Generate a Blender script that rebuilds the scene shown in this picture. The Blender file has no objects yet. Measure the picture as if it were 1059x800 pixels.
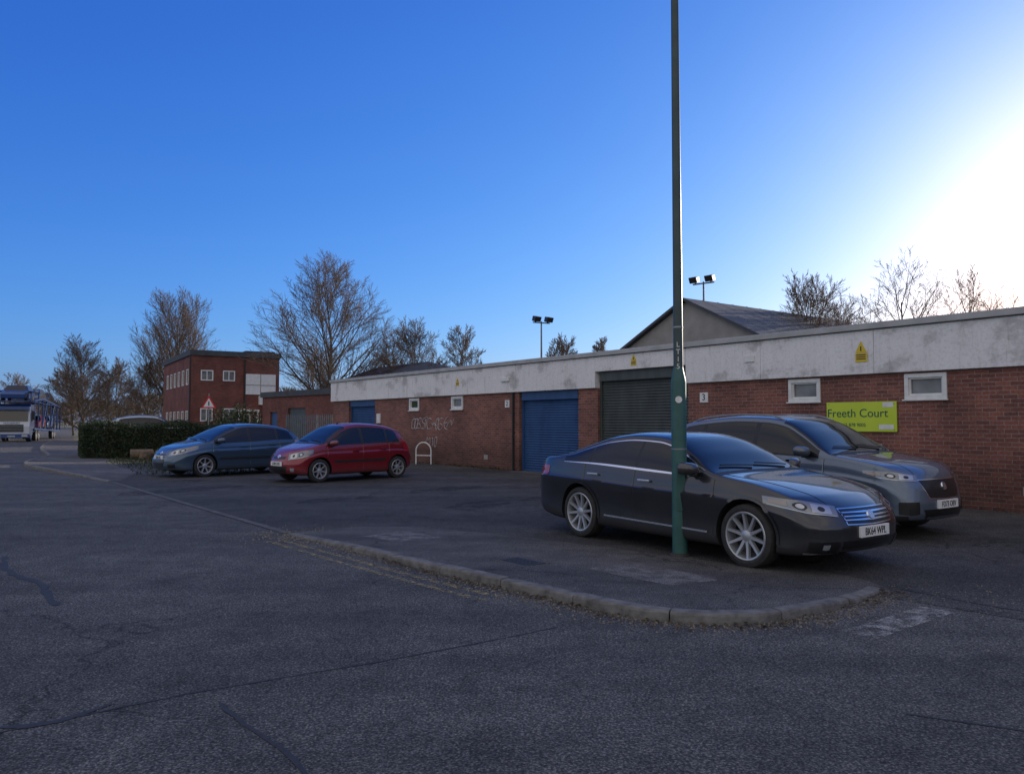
import bpy, bmesh, math, random
import numpy as np
from mathutils import Vector, Matrix
from mathutils.bvhtree import BVHTree
random.seed(7)
S=bpy.context.scene
COL=S.collection
# ------------------------------------------------------------------ helpers
def link(o,parent=None):
    COL.objects.link(o)
    if parent: o.parent=parent
    return o
def empty(name,loc=(0,0,0),rz=0):
    e=bpy.data.objects.new(name,None); e.empty_display_size=.3
    e.location=loc; e.rotation_euler=(0,0,rz); return link(e)
def mesh_obj(name,verts,faces,mats=None,parent=None,smooth=False,midx=None,sharp=None):
    me=bpy.data.meshes.new(name); me.from_pydata([tuple(v) for v in verts],[],faces); 
    if mats:
        for m in (mats if isinstance(mats,(list,tuple)) else [mats]): me.materials.append(m)
    if midx is not None: me.polygons.foreach_set('material_index',midx)
    if smooth: me.polygons.foreach_set('use_smooth',[True]*len(me.polygons))
    me.update()
    if sharp is not None: me.set_sharp_from_angle(angle=math.radians(sharp))
    return link(bpy.data.objects.new(name,me),parent)
class MB:
    """mesh batch"""
    def __init__(s): s.v=[];s.f=[];s.m=[]
    def box(s,x0,x1,y0,y1,z0,z1,m=0):
        b=len(s.v)
        s.v+=[(x0,y0,z0),(x1,y0,z0),(x1,y1,z0),(x0,y1,z0),(x0,y0,z1),(x1,y0,z1),(x1,y1,z1),(x0,y1,z1)]
        s.f+=[(b,b+3,b+2,b+1),(b+4,b+5,b+6,b+7),(b,b+1,b+5,b+4),(b+1,b+2,b+6,b+5),(b+2,b+3,b+7,b+6),(b+3,b,b+4,b+7)]
        s.m+=[m]*6
    def poly(s,pts,m=0):
        b=len(s.v); s.v+=list(pts); s.f.append(tuple(range(b,b+len(pts)))); s.m.append(m)
    def prism(s,p0,p1,r0,r1,n=4,m=0,cap=False):
        p0=Vector(p0);p1=Vector(p1);d=(p1-p0)
        if d.length<1e-6:return
        d.normalize(); a=d.orthogonal().normalized(); c=d.cross(a); b=len(s.v)
        for p,r in((p0,r0),(p1,r1)):
            for k in range(n):
                t=2*math.pi*k/n; s.v.append(tuple(p+a*(r*math.cos(t))+c*(r*math.sin(t))))
        for k in range(n):
            s.f.append((b+k,b+(k+1)%n,b+n+(k+1)%n,b+n+k)); s.m.append(m)
        if cap:
            s.f.append(tuple(b+k for k in range(n))[::-1]); s.f.append(tuple(b+n+k for k in range(n))); s.m+=[m,m]
    def obj(s,name,mats,parent=None,smooth=False,bevel=0,sharp=None):
        o=mesh_obj(name,s.v,s.f,mats,parent,smooth,s.m,sharp)
        if bevel:
            md=o.modifiers.new('bev','BEVEL'); md.width=bevel; md.segments=2; md.limit_method='ANGLE'
        return o
def text(name,body,size,loc,rot,mat,parent=None,align='CENTER',ext=.001,sx=1):
    c=bpy.data.curves.new(name,'FONT'); c.body=body; c.size=size; c.extrude=ext; c.align_x=align; c.align_y='CENTER'
    c.materials.append(mat); o=bpy.data.objects.new(name,c); o.location=loc; o.rotation_euler=rot; o.scale=(sx,1,1)
    return link(o,parent)
def pchip(xs,ys):
    xs=np.array(xs,float);ys=np.array(ys,float);h=np.diff(xs);d=np.diff(ys)/h;n=len(xs);m=np.zeros(n)
    for i in range(1,n-1):
        if d[i-1]*d[i]>0:
            w1=2*h[i]+h[i-1];w2=h[i]+2*h[i-1]; m[i]=(w1+w2)/(w1/d[i-1]+w2/d[i])
    m[0]=d[0];m[-1]=d[-1]
    def f(x):
        x=min(max(x,xs[0]),xs[-1]); i=min(max(int(np.searchsorted(xs,x))-1,0),n-2)
        t=(x-xs[i])/h[i]
        return float((2*t**3-3*t*t+1)*ys[i]+(t**3-2*t*t+t)*h[i]*m[i]+(-2*t**3+3*t*t)*ys[i+1]+(t**3-t*t)*h[i]*m[i+1])
    return f
# ------------------------------------------------------------------ materials
def mat(name,col=(.5,.5,.5),rough=.6,metal=0,coat=0,spec=.5):
    m=bpy.data.materials.new(name); m.use_nodes=True; b=m.node_tree.nodes['Principled BSDF']
    b.inputs['Base Color'].default_value=(*col,1); b.inputs['Roughness'].default_value=rough
    b.inputs['Metallic'].default_value=metal; b.inputs['Coat Weight'].default_value=coat
    b.inputs['Coat Roughness'].default_value=.03
    b.inputs['Specular IOR Level'].default_value=spec
    return m
def L(m,a,b): m.node_tree.links.new(a,b)
def bs(m): return m.node_tree.nodes['Principled BSDF']
def ramp(m,fac,stops):
    r=m.node_tree.nodes.new('ShaderNodeValToRGB'); e=r.color_ramp.elements
    e[0].position=stops[0][0]; e[0].color=(*stops[0][1],1); e[1].position=stops[-1][0]; e[1].color=(*stops[-1][1],1)
    for p,c in stops[1:-1]:
        x=e.new(p); x.color=(*c,1)
    L(m,fac,r.inputs[0]); return r.outputs[0]
def mix(m,mode,f,a,b):
    n=m.node_tree.nodes.new('ShaderNodeMix'); n.data_type='RGBA'; n.blend_type=mode
    for i,v in((0,f),(6,a),(7,b)):
        if hasattr(v,'is_output'): L(m,v,n.inputs[i])
        else: n.inputs[i].default_value=v if i==0 else (*v,1)
    return n.outputs[2]
def coords(m,scale=(1,1,1),obj=True):
    t=m.node_tree.nodes.new('ShaderNodeTexCoord'); mp=m.node_tree.nodes.new('ShaderNodeMapping')
    mp.inputs['Scale'].default_value=scale; L(m,t.outputs['Object'],mp.inputs[0]); return mp.outputs[0]
def noise(m,vec,scale,detail=4,rough=.55):
    n=m.node_tree.nodes.new('ShaderNodeTexNoise'); n.inputs['Scale'].default_value=scale
    n.inputs['Detail'].default_value=detail; n.inputs['Roughness'].default_value=rough; L(m,vec,n.inputs[0]); return n.outputs[0]
def bump(m,h,strength=.3,dist=.01):
    b=m.node_tree.nodes.new('ShaderNodeBump'); b.inputs['Strength'].default_value=strength; b.inputs['Distance'].default_value=dist
    L(m,h,b.inputs['Height']); L(m,b.outputs[0],bs(m).inputs['Normal'])
def noisy(name,c1,c2,scale=5,rough=.8,bumpy=.2,detail=5,metal=0):
    m=mat(name,c1,rough,metal); v=coords(m); n=noise(m,v,scale,detail)
    L(m,ramp(m,n,[(.3,c1),(.7,c2)]),bs(m).inputs['Base Color'])
    if bumpy: bump(m,noise(m,v,scale*8,3),bumpy,.01)
    return m
def asphalt(name,dark,light,crack=.6,grain=70):
    m=mat(name,dark,.85,spec=.3); v=coords(m)
    big=noise(m,v,.35,6,.6); mid=noise(m,v,2.3,6,.65); fine=noise(m,v,grain,3,.75)
    c=ramp(m,big,[(.3,dark),(.7,light)])
    c=mix(m,'MULTIPLY',.85,c,ramp(m,mid,[(.3,(.62,.62,.62)),(.5,(.97,.97,.97)),(.72,(1.3,1.29,1.25))]))
    t=m.node_tree.nodes.new('ShaderNodeTexCoord'); mp=m.node_tree.nodes.new('ShaderNodeMapping'); mp.inputs['Rotation'].default_value=(0,0,math.radians(-129.8)); mp.inputs['Scale'].default_value=(.05,.8,1)
    L(m,t.outputs['Object'],mp.inputs[0]); c=mix(m,'MULTIPLY',.8,c,ramp(m,noise(m,mp.outputs[0],1.0,4,.6),[(.35,(.72,.72,.73)),(.65,(1.22,1.21,1.19))]))
    c=mix(m,'MULTIPLY',1.0,c,ramp(m,fine,[(.34,(.30,.30,.31)),(.5,(.9,.9,.9)),(.62,(2.3,2.25,2.1))]))
    vo=m.node_tree.nodes.new('ShaderNodeTexVoronoi'); vo.feature='F1'; vo.inputs['Scale'].default_value=grain*.9; L(m,v,vo.inputs['Vector'])
    c=mix(m,'MULTIPLY',.8,c,ramp(m,vo.outputs['Distance'],[(.1,(1.5,1.47,1.42)),(.55,(.55,.55,.57))]))
    dn=m.node_tree.nodes.new('ShaderNodeTexNoise'); dn.inputs['Scale'].default_value=1.7; dn.inputs['Detail'].default_value=6; L(m,v,dn.inputs[0])
    dv=m.node_tree.nodes.new('ShaderNodeVectorMath'); dv.operation='MULTIPLY_ADD'; L(m,dn.outputs['Color'],dv.inputs[0]); dv.inputs[1].default_value=(1.1,1.1,1.1); L(m,v,dv.inputs[2])
    vc=m.node_tree.nodes.new('ShaderNodeTexVoronoi'); vc.feature='DISTANCE_TO_EDGE'; vc.inputs['Scale'].default_value=.36; L(m,dv.outputs[0],vc.inputs['Vector'])
    ck=ramp(m,vc.outputs['Distance'],[(.0,(.25,.25,.25)),(.004,(.5,.5,.5)),(.009,(1,1,1))])
    ckm=ramp(m,noise(m,v,.5,2),[(.44,(0,0,0)),(.54,(crack,crack,crack))])
    c=mix(m,'MULTIPLY',ckm,c,ck)
    L(m,c,bs(m).inputs['Base Color'])
    bump(m,fine,1.0,.015); return m
M={}
M['road']=asphalt('road_asphalt',(.098,.096,.094),(.140,.137,.134),.75)
M['fore']=asphalt('forecourt_asphalt',(.062,.061,.061),(.100,.098,.096),crack=.9)
M['pave']=asphalt('pavement_asphalt',(.098,.096,.094),(.160,.156,.152),crack=.9,grain=95)
M['tar']=noisy('tar',(.022,.021,.021),(.045,.043,.042),30,.7,.3)
M['kerb']=noisy('kerb_concrete',(.09,.086,.08),(.22,.21,.195),9,.9,.7,8)
M['dkerb']=noisy('dropped_kerb_concrete',(.06,.059,.057),(.125,.12,.115),5,.9,.6,8)
M['soil']=noisy('ground_soil',(.08,.07,.045),(.13,.13,.065),.6,.95,.6,8)
M['gravel']=noisy('gravel',(.10,.085,.06),(.30,.27,.22),40,.95,.2)
def worn(name,col,lo=.46,hi=.56,sc=14):
    m=mat(name,col,.8); v=coords(m); n=noise(m,v,sc,6,.7); n2=noise(m,v,90,3,.6)
    nt=m.node_tree; tr=nt.nodes.new('ShaderNodeBsdfTransparent'); ms=nt.nodes.new('ShaderNodeMixShader')
    a=ramp(m,n,[(lo,(0,0,0)),(hi,(1,1,1))]); b=ramp(m,n2,[(.38,(0,0,0)),(.55,(1,1,1))])
    f=mix(m,'MULTIPLY',1,a,b); L(m,f,ms.inputs[0]); L(m,tr.outputs[0],ms.inputs[1]); L(m,bs(m).outputs[0],ms.inputs[2])
    L(m,ms.outputs[0],nt.nodes['Material Output'].inputs[0]); return m
M['yellow']=worn('worn_yellow_paint',(.42,.33,.14),.44,.60)
M['wline']=worn('worn_white_paint',(.45,.43,.40),.43,.62,7)
M['leafpatch']=worn('worn_concrete_patch',(.23,.22,.21),.34,.56,5)
M['stain']=worn('oil_stain',(.025,.024,.024),.42,.62,3)
def brick(name,c1,c2,mort,w=.225,h=.075):
    m=mat(name,c1,.85); t=m.node_tree.nodes.new('ShaderNodeTexCoord'); sp=m.node_tree.nodes.new('ShaderNodeSeparateXYZ'); cb=m.node_tree.nodes.new('ShaderNodeCombineXYZ')
    L(m,t.outputs['Object'],sp.inputs[0]); ad=m.node_tree.nodes.new('ShaderNodeMath'); L(m,sp.outputs[0],ad.inputs[0]); L(m,sp.outputs[1],ad.inputs[1])
    L(m,ad.outputs[0],cb.inputs[0]); L(m,sp.outputs[2],cb.inputs[1])
    b=m.node_tree.nodes.new('ShaderNodeTexBrick'); L(m,cb.outputs[0],b.inputs['Vector'])
    b.inputs['Scale'].default_value=1; b.inputs['Brick Width'].default_value=w; b.inputs['Row Height'].default_value=h
    b.inputs['Mortar Size'].default_value=.006; b.inputs['Mortar Smooth'].default_value=.3; b.inputs['Bias'].default_value=-.1
    b.inputs['Color1'].default_value=(*c1,1); b.inputs['Color2'].default_value=(*c2,1); b.inputs['Mortar'].default_value=(*mort,1)
    v=t.outputs['Object']; big=noise(m,v,.7,6,.6); f=noise(m,v,22,3)
    c=mix(m,'MULTIPLY',.9,b.outputs['Color'],ramp(m,big,[(.3,(.6,.58,.58)),(.7,(1.3,1.25,1.2))]))
    c=mix(m,'MULTIPLY',.7,c,ramp(m,f,[(.3,(.6,.6,.6)),(.7,(1.3,1.3,1.3))]))
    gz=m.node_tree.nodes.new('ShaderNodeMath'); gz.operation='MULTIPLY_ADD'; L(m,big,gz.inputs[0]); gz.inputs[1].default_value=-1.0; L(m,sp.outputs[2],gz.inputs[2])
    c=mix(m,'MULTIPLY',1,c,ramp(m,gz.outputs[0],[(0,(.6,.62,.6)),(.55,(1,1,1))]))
    L(m,c,bs(m).inputs['Base Color']); bump(m,b.outputs['Fac'],-.6,.01); return m
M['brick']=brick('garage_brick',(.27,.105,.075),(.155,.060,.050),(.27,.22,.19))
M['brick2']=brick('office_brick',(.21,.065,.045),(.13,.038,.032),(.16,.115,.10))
def fascia():
    m=mat('painted_fascia',(.5,.5,.5),.8); v=coords(m); 
    st=noise(m,coords(m,(9,9,.7)),1.3,6,.65); pt=noise(m,coords(m,(1,1,1.3)),1.1,7,.62); fi=noise(m,v,18,4,.7)
    c=ramp(m,pt,[(.33,(.48,.47,.46)),(.41,(.62,.61,.60)),(.46,(.78,.77,.76)),(.65,(.84,.83,.82))])
    c=mix(m,'MULTIPLY',.75,c,ramp(m,st,[(.27,(.58,.55,.51)),(.40,(.96,.95,.94)),(.7,(1.03,1.03,1.03))]))
    c=mix(m,'MULTIPLY',.45,c,ramp(m,fi,[(.3,(.65,.64,.62)),(.52,(1.03,1.03,1.03))]))
    L(m,c,bs(m).inputs['Base Color']); bump(m,fi,.3,.01); return m
M['fascia']=fascia()
M['coping']=noisy('coping_metal',(.34,.34,.34),(.48,.48,.48),3,.6,.2)
def shutter(name,c,c2):
    m=mat(name,c,.5); n=noise(m,coords(m,(2,2,.6)),2.2,6); L(m,ramp(m,n,[(.3,c),(.7,c2)]),bs(m).inputs['Base Color']); return m
M['sh_blue']=shutter('blue_shutter_paint',(.018,.060,.17),(.03,.095,.24))
M['sh_dark']=shutter('dark_shutter_paint',(.045,.056,.055),(.08,.094,.09))
M['white']=noisy('white_paint',(.66,.66,.64),(.82,.81,.78),7,.5,0)
M['black']=mat('black_plastic',(.018,.018,.019),.55)
M['rubber']=noisy('tyre_rubber',(.018,.018,.018),(.04,.038,.036),20,.85,.1)
M['glass']=mat('window_glass',(.012,.015,.018),.04,0,0,.9)
M['frost']=noisy('frosted_glass',(.12,.13,.135),(.26,.27,.28),2.5,.22,0)
M['cglass']=mat('car_glass',(.012,.014,.016),.03,0,.0,.5)
M['chrome']=mat('chrome',(.85,.85,.86),.22,1)
M['alloy']=mat('alloy_wheel_silver',(.46,.47,.49),.34,.6)
M['alloyd']=mat('alloy_wheel_grey',(.30,.31,.33),.35,.6)
M['lens']=mat('headlight_housing',(.22,.235,.25),.08,.4,1)
M['lens_in']=mat('headlight_reflector',(.46,.48,.51),.18,.6,1)
M['amber']=mat('indicator_lens',(.34,.28,.24),.2,0,1)
M['tail']=mat('tail_lamp_red',(.35,.01,.012),.15,0,1)
M['grille']=mat('grille_black',(.01,.01,.011),.35,0,.2)
M['plate']=mat('plate_white',(.8,.8,.77),.4)
M['ink']=mat('ink_black',(.012,.012,.012),.5)
M['lime']=noisy('sign_lime',(.52,.66,.03),(.58,.72,.045),2,.4,0)
M['dkgreen']=mat('sign_text_green',(.02,.10,.07),.5)
M['yel']=mat('sign_yellow',(.7,.5,.02),.5)
M['red']=mat('sign_red',(.6,.02,.02),.5)
M['galv']=noisy('galvanised_steel',(.20,.215,.23),(.32,.335,.35),6,.5,.05,metal=.4)
M['fence']=noisy('fence_steel',(.10,.115,.13),(.17,.185,.20),6,.55,.05,metal=.3)
M['postg']=noisy('post_green_paint',(.022,.085,.075),(.04,.125,.108),5,.45,.1)
M['postu']=noisy('post_grey_green',(.04,.062,.058),(.065,.09,.086),4,.4,.05,metal=.3)
M['bark']=noisy('bark',(.09,.07,.052),(.17,.135,.105),3,.95,.2)
M['twig']=noisy('twig',(.12,.085,.062),(.19,.14,.10),2,.95,0)
M['leaf']=noisy('hedge_leaf',(.016,.028,.010),(.05,.068,.022),2.2,.7,0)
M['leaf2']=noisy('evergreen_leaf',(.014,.032,.012),(.05,.072,.026),2.2,.7,0)
M['brownleaf']=noisy('dry_bush',(.07,.05,.03),(.14,.10,.055),3,.9,0)
M['roofd']=noisy('dark_roof_sheet',(.045,.048,.055),(.075,.078,.085),2,.7,.1)
M['clad']=noisy('gable_cladding',(.25,.24,.22),(.34,.32,.295),1.5,.8,.1)
M['graf']=worn('graffiti_paint',(.60,.60,.61),.25,.42,20)
M['wood']=noisy('stump_wood',(.12,.085,.055),(.22,.16,.10),10,.9,.5)
def paint(name,c,metal=.35,rough=.32):
    m=mat(name,c,rough,metal,1.0); v=coords(m)
    d=noise(m,v,3,5,.6); r=m.node_tree.nodes.new('ShaderNodeMapRange'); L(m,d,r.inputs[0]); r.inputs[3].default_value=rough-.06; r.inputs[4].default_value=rough+.14
    L(m,r.outputs[0],bs(m).inputs['Roughness'])
    f=noise(m,v,1400,1); base=mix(m,'MULTIPLY',.5,c,ramp(m,f,[(.3,(.75,.75,.75)),(.7,(1.25,1.25,1.25))]))
    t=m.node_tree.nodes.new('ShaderNodeTexCoord'); sp=m.node_tree.nodes.new('ShaderNodeSeparateXYZ'); L(m,t.outputs['Object'],sp.inputs[0])
    ad=m.node_tree.nodes.new('ShaderNodeMath'); ad.operation='MULTIPLY_ADD'; L(m,noise(m,v,6,5,.7),ad.inputs[0]); ad.inputs[1].default_value=.35; L(m,sp.outputs[2],ad.inputs[2])
    dm=ramp(m,ad.outputs[0],[(.36,(.40,.40,.40)),(.62,(0,0,0))]); L(m,mix(m,'MIX',dm,base,(.08,.073,.066)),bs(m).inputs['Base Color'])
    return m
# ------------------------------------------------------------------ camera, world, sun
cam=bpy.data.cameras.new('camera'); co=bpy.data.objects.new('camera',cam); link(co)
co.location=(0,0,1.55); co.rotation_euler=(math.radians(92.6),0,0); cam.lens=27.1; cam.sensor_width=36; cam.clip_end=6000; cam.clip_start=.05
S.camera=co
AZ=math.radians(42); EL=math.radians(12)
W=bpy.data.worlds.new("World"); S.world=W; W.use_nodes=True; nt=W.node_tree
sky=nt.nodes.new('ShaderNodeTexSky'); sky.sky_type='NISHITA'; sky.sun_disc=False; sky.sun_elevation=EL; sky.sun_rotation=AZ
sky.air_density=1.0; sky.dust_density=.75; sky.ozone_density=3.0; sky.altitude=0
def wn(t,**k):
    n=nt.nodes.new(t)
    for a,b in k.items(): setattr(n,a,b)
    return n
lk=nt.links.new
sp=wn('ShaderNodeSeparateColor'); cb=wn('ShaderNodeCombineColor'); lk(sky.outputs[0],sp.inputs[0])
for i,(k,g) in enumerate(((.048,1.34),(.106,1.02),(.345,.62))):
    p=wn('ShaderNodeMath',operation='POWER'); p.inputs[1].default_value=g; lk(sp.outputs[i],p.inputs[0])
    q=wn('ShaderNodeMath',operation='MULTIPLY'); q.inputs[1].default_value=k/.13; lk(p.outputs[0],q.inputs[0]); lk(q.outputs[0],cb.inputs[i])
# unseen bright cloud added to the sky overhead and behind as neutral fill light
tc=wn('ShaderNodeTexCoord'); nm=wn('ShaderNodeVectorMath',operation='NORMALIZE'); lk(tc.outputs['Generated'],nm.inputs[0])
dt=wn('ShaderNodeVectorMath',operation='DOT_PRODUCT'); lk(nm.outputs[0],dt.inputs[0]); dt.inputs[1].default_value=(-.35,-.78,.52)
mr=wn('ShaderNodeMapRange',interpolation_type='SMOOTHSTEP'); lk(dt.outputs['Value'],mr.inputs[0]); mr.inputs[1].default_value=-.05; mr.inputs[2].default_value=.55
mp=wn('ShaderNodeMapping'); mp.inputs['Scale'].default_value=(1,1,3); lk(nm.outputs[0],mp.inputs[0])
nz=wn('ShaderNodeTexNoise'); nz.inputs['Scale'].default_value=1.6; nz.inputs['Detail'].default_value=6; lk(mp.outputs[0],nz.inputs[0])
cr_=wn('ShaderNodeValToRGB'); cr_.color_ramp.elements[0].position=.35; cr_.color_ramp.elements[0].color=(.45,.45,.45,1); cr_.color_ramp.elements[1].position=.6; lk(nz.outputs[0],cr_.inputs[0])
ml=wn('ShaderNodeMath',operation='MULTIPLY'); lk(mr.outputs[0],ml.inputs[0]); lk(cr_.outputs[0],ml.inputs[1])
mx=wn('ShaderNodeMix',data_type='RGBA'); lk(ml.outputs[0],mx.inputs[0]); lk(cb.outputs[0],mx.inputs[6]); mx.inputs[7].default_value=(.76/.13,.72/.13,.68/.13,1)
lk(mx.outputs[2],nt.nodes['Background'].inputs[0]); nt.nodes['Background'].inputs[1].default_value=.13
sl=bpy.data.lights.new('sun','SUN'); sl.energy=4.5; sl.angle=math.radians(.5); sl.color=(1,.88,.72)
so=bpy.data.objects.new('sun',sl); link(so); sd=Vector((math.sin(AZ)*math.cos(EL),math.cos(AZ)*math.cos(EL),math.sin(EL)))
so.rotation_euler=sd.to_track_quat('Z','Y').to_euler(); so.location=(30,30,30)
S.view_settings.view_transform='Standard'; S.view_settings.look='None'; S.view_settings.exposure=0
# ------------------------------------------------------------------ ground
def sheet(name,pts,z,m,parent=None):
    me=bpy.data.meshes.new(name); bm=bmesh.new(); f=bm.faces.new([bm.verts.new((x,y,z)) for x,y in pts]); 
    bmesh.ops.triangulate(bm,faces=[f]); bm.normal_update()
    for q in bm.faces:
        if q.normal.z<0:q.normal_flip()
    bm.to_mesh(me); bm.free(); me.materials.append(m); return link(bpy.data.objects.new(name,me),parent)
sheet('ground',[(-2500,-600),(2500,-600),(2500,4000),(-2500,4000)],0,M['soil'])
sheet('road',[(13,-9),(5.6,4.5),(3.5,7.4),(-2.7,10.4),(-10.3,19.9),(-16.9,27.2),(-19.8,34),(-25,44),(-34,60),(-70,123),(-130,240),
              (-142,236),(-80,118),(-44,56),(-36,42),(-32,30),(-26,18),(-14,6),(-2,-8),(4,-16)],.004,M['road'])
sheet('forecourt',[(3.3,6.9),(5.3,4.6),(12.9,-8.6),(24,-6),(-8.0,37),(-12.5,34.5),(-13.4,31),(-15.0,26.5),(-10.3,20.0),(-2.75,10.3),(-1,9)],.008,M['fore'])
def resample(P,n):
    P=[Vector((*p,)) for p in P]; d=[0]
    for a,b in zip(P,P[1:]): d.append(d[-1]+(b-a).length)
    out=[]
    for k in range(n):
        t=d[-1]*k/(n-1); i=0
        while i<len(d)-2 and d[i+1]<t:i+=1
        f=(t-d[i])/(d[i+1]-d[i]) if d[i+1]>d[i] else 0; out.append(P[i].lerp(P[i+1],f))
    return out
def smoothpts(P,n):
    Q=[Vector(p) for p in P]; Q=[Q[0]*2-Q[1]]+Q+[Q[-1]*2-Q[-2]]; out=[]
    for i in range(1,len(Q)-2):
        for s in range(14):
            t=s/14; a,b,c,d=Q[i-1],Q[i],Q[i+1],Q[i+2]
            out.append(.5*((2*b)+(c-a)*t+(2*a-5*b+4*c-d)*t*t+(3*b-a-3*c+d)*t**3))
    out.append(Q[-2]); return resample(out,n)
def pavement(name,F,B,seg):
    root=empty(name)
    n=len(F); v=[];f=[]
    mb=MB(); 
    total=sum((b-a).length for a,b in zip(F,F[1:])); 
    per=max(2,int(round(.9/(total/(n-1)))))
    i=0
    while i<n-1:
        j=min(i+per,n-1); pts=F[i:j+1]; dz=random.uniform(-.007,.007); dx=random.uniform(-.008,.008)
        rings=[]
        for k,p in enumerate(pts):
            a=F[max(0,i+k-1)];b=F[min(n-1,i+k+1)]; t=Vector((b.x-a.x,b.y-a.y,0)).normalized(); nn=Vector((-t.y,t.x,0))
            q=Vector((p.x,p.y,0))+nn*dx
            if k==0:q+=t*.005
            if k==len(pts)-1:q-=t*.005
            h=max(p.z+dz+random.uniform(-.002,.002),.014); base=len(mb.v); ch=random.uniform(.010,.03)
            for w,z in((0,-.02),(.004,h-.8*ch-.006),(.012,h-.006),(.012+ch,h),(.125,h),(.125,-.02)):
                c=q+nn*w; mb.v.append((c.x,c.y,z))
            rings.append(base)
        for a,b in zip(rings,rings[1:]):
            for k in range(5): mb.f.append((a+k,b+k,b+k+1,a+k+1)); mb.m.append(0)
        mb.f.append(tuple(rings[0]+k for k in range(6))); mb.f.append(tuple(rings[-1]+k for k in range(6))[::-1]); mb.m+=[0,0]
        i=j
    mb.obj('kerb',[M['kerb']],root)
    m=8
    for k in range(n):
        a=F[max(0,k-1)];b=F[min(n-1,k+1)]; t=Vector((b.x-a.x,b.y-a.y,0)).normalized(); nn=Vector((-t.y,t.x,0))
        p=Vector((F[k].x,F[k].y,0))+nn*.10; q=Vector((B[k].x,B[k].y,0)); z0=max(F[k].z-.008,.011)
        for s in range(m+1):
            u=s/m; c=p.lerp(q,u); zz=z0*(1-u)+.012*u
            v.append((c.x,c.y,zz+ (0 if s in(0,m) else .004*math.sin(c.x*3.1)*math.cos(c.y*2.3)*min(1,z0*10))))
    for k in range(n-1):
        for s in range(m):
            a=k*(m+1)+s; f.append((a,a+m+1,a+m+2,a+1))
    mesh_obj('pavement_surface',v,f,M['pave'],root,True)
    return root,BVHTree.FromPolygons([Vector(q) for q in v],f)
F=smoothpts([(-3.1,10.75,.015),(-2.75,10.3,.03),(-1.9,9.3,.065),(-.8,8.02,.085),(.26,6.9,.09),(.75,6.37,.09),(1.12,6.08,.09),(1.55,5.96,.09),(2.05,6.05,.085),(2.65,6.42,.07),(3.15,6.86,.04),(3.42,7.2,.02)],110)
B=smoothpts([(-3.0,10.85,0),(-2.3,11.4,0),(-1.2,11.3,0),(.3,10.3,0),(.9,9.8,0),(1.4,9.35,0),(1.9,8.9,0),(2.4,8.5,0),(2.8,8.3,0),(3.15,8.1,0),(3.42,7.7,0),(3.48,7.3,0)],110)
_,pvb=pavement('pavement',F,B,110)
F2=smoothpts([(-37,62,.1),(-27.5,45,.1),(-20.8,34.6,.1),(-18.9,30.3,.1),(-17.3,27.4,.1),(-15.5,25.2,.1),(-12.6,22.2,.08),(-10.5,20.1,.02)],120)
B2=smoothpts([(-34,62,0),(-25.2,45,0),(-19.2,36,0),(-16.7,32,0),(-15.3,29.2,0),(-13.6,26.8,0),(-11.6,23.8,0),(-10.3,20.4,0)],120)
pavement('pavement',F2,B2,120)
def strip(name,pts,w,z,m,jit=0,parent=None,seed=1):
    rnd=random.Random(seed); P=resample([(*p,0) for p in pts],max(2,int(sum(math.dist(a,b) for a,b in zip(pts,pts[1:]))/.12))); v=[];f=[]; ph=rnd.random()*9
    for k,p in enumerate(P):
        a=P[max(0,k-1)];b=P[min(len(P)-1,k+1)];t=(b-a).normalized();nn=Vector((-t.y,t.x,0))
        p=p+nn*(rnd.uniform(-jit,jit)+ (3*jit*math.sin(k*.35+ph)+2*jit*math.sin(k*.13+ph) if jit else 0)); ww=w*(1 if not jit else rnd.uniform(.4,1.3))
        v+=[tuple(p+nn*ww/2)[:2]+(z,),tuple(p-nn*ww/2)[:2]+(z,)]
    for k in range(len(P)-1): f.append((2*k,2*k+1,2*k+3,2*k+2))
    return mesh_obj(name,v,f,m,parent)
rd=empty('road_markings')
strip('dropped_kerb',[(-10.4,20.05),(-3.1,10.78)],.12,.013,M['dkerb'],0)
nF=len(F)
for off in(.28,.46):
    pts=[]
    for k in range(6,60):
        a=F[k-1];b=F[k+1];t=Vector((b.x-a.x,b.y-a.y,0)).normalized();nn=Vector((t.y,-t.x,0)); p=Vector((F[k].x,F[k].y,0))+nn*off; pts.append((p.x,p.y))
    strip('yellow_line',pts,.075,.0085,M['yellow'],0,rd)
strip('white_marking',[(2.52,5.66),(3.5,6.42)],.26,.0125,M['wline'],0,rd)
cr=empty('road_cracks')
def gp(x,y): # surveyed ground position
    d=1.55*797/(y-436.); return ((x-529.5)/797*d,d)
strip('seam_1',[gp(-80,772),gp(200,712),gp(400,680),gp(575,645)],.018,.0075,M['tar'],.004,cr,1)
strip('seam_2',[gp(225,722),gp(255,742),gp(300,765),gp(335,800)],.028,.0078,M['tar'],.008,cr,2)
strip('seam_3',[gp(0,575),gp(45,604),gp(75,622)],.07,.0075,M['tar'],.02,cr,3)
strip('seam_4',[gp(-30,752),gp(60,745),gp(120,722)],.05,.0077,M['tar'],.012,cr,4)
strip('seam_6',[gp(930,735),gp(1100,760)],.03,.0077,M['tar'],.008,cr,6)
strip('seam_7',[(3.6,7.2),(5.4,4.7),(7.3,2)],.03,.0125,M['tar'],.01,cr,7)
strip('seam_8',[gp(-100,560),gp(60,540),gp(250,548)],.02,.0076,M['tar'],.012,cr,8)
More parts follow.
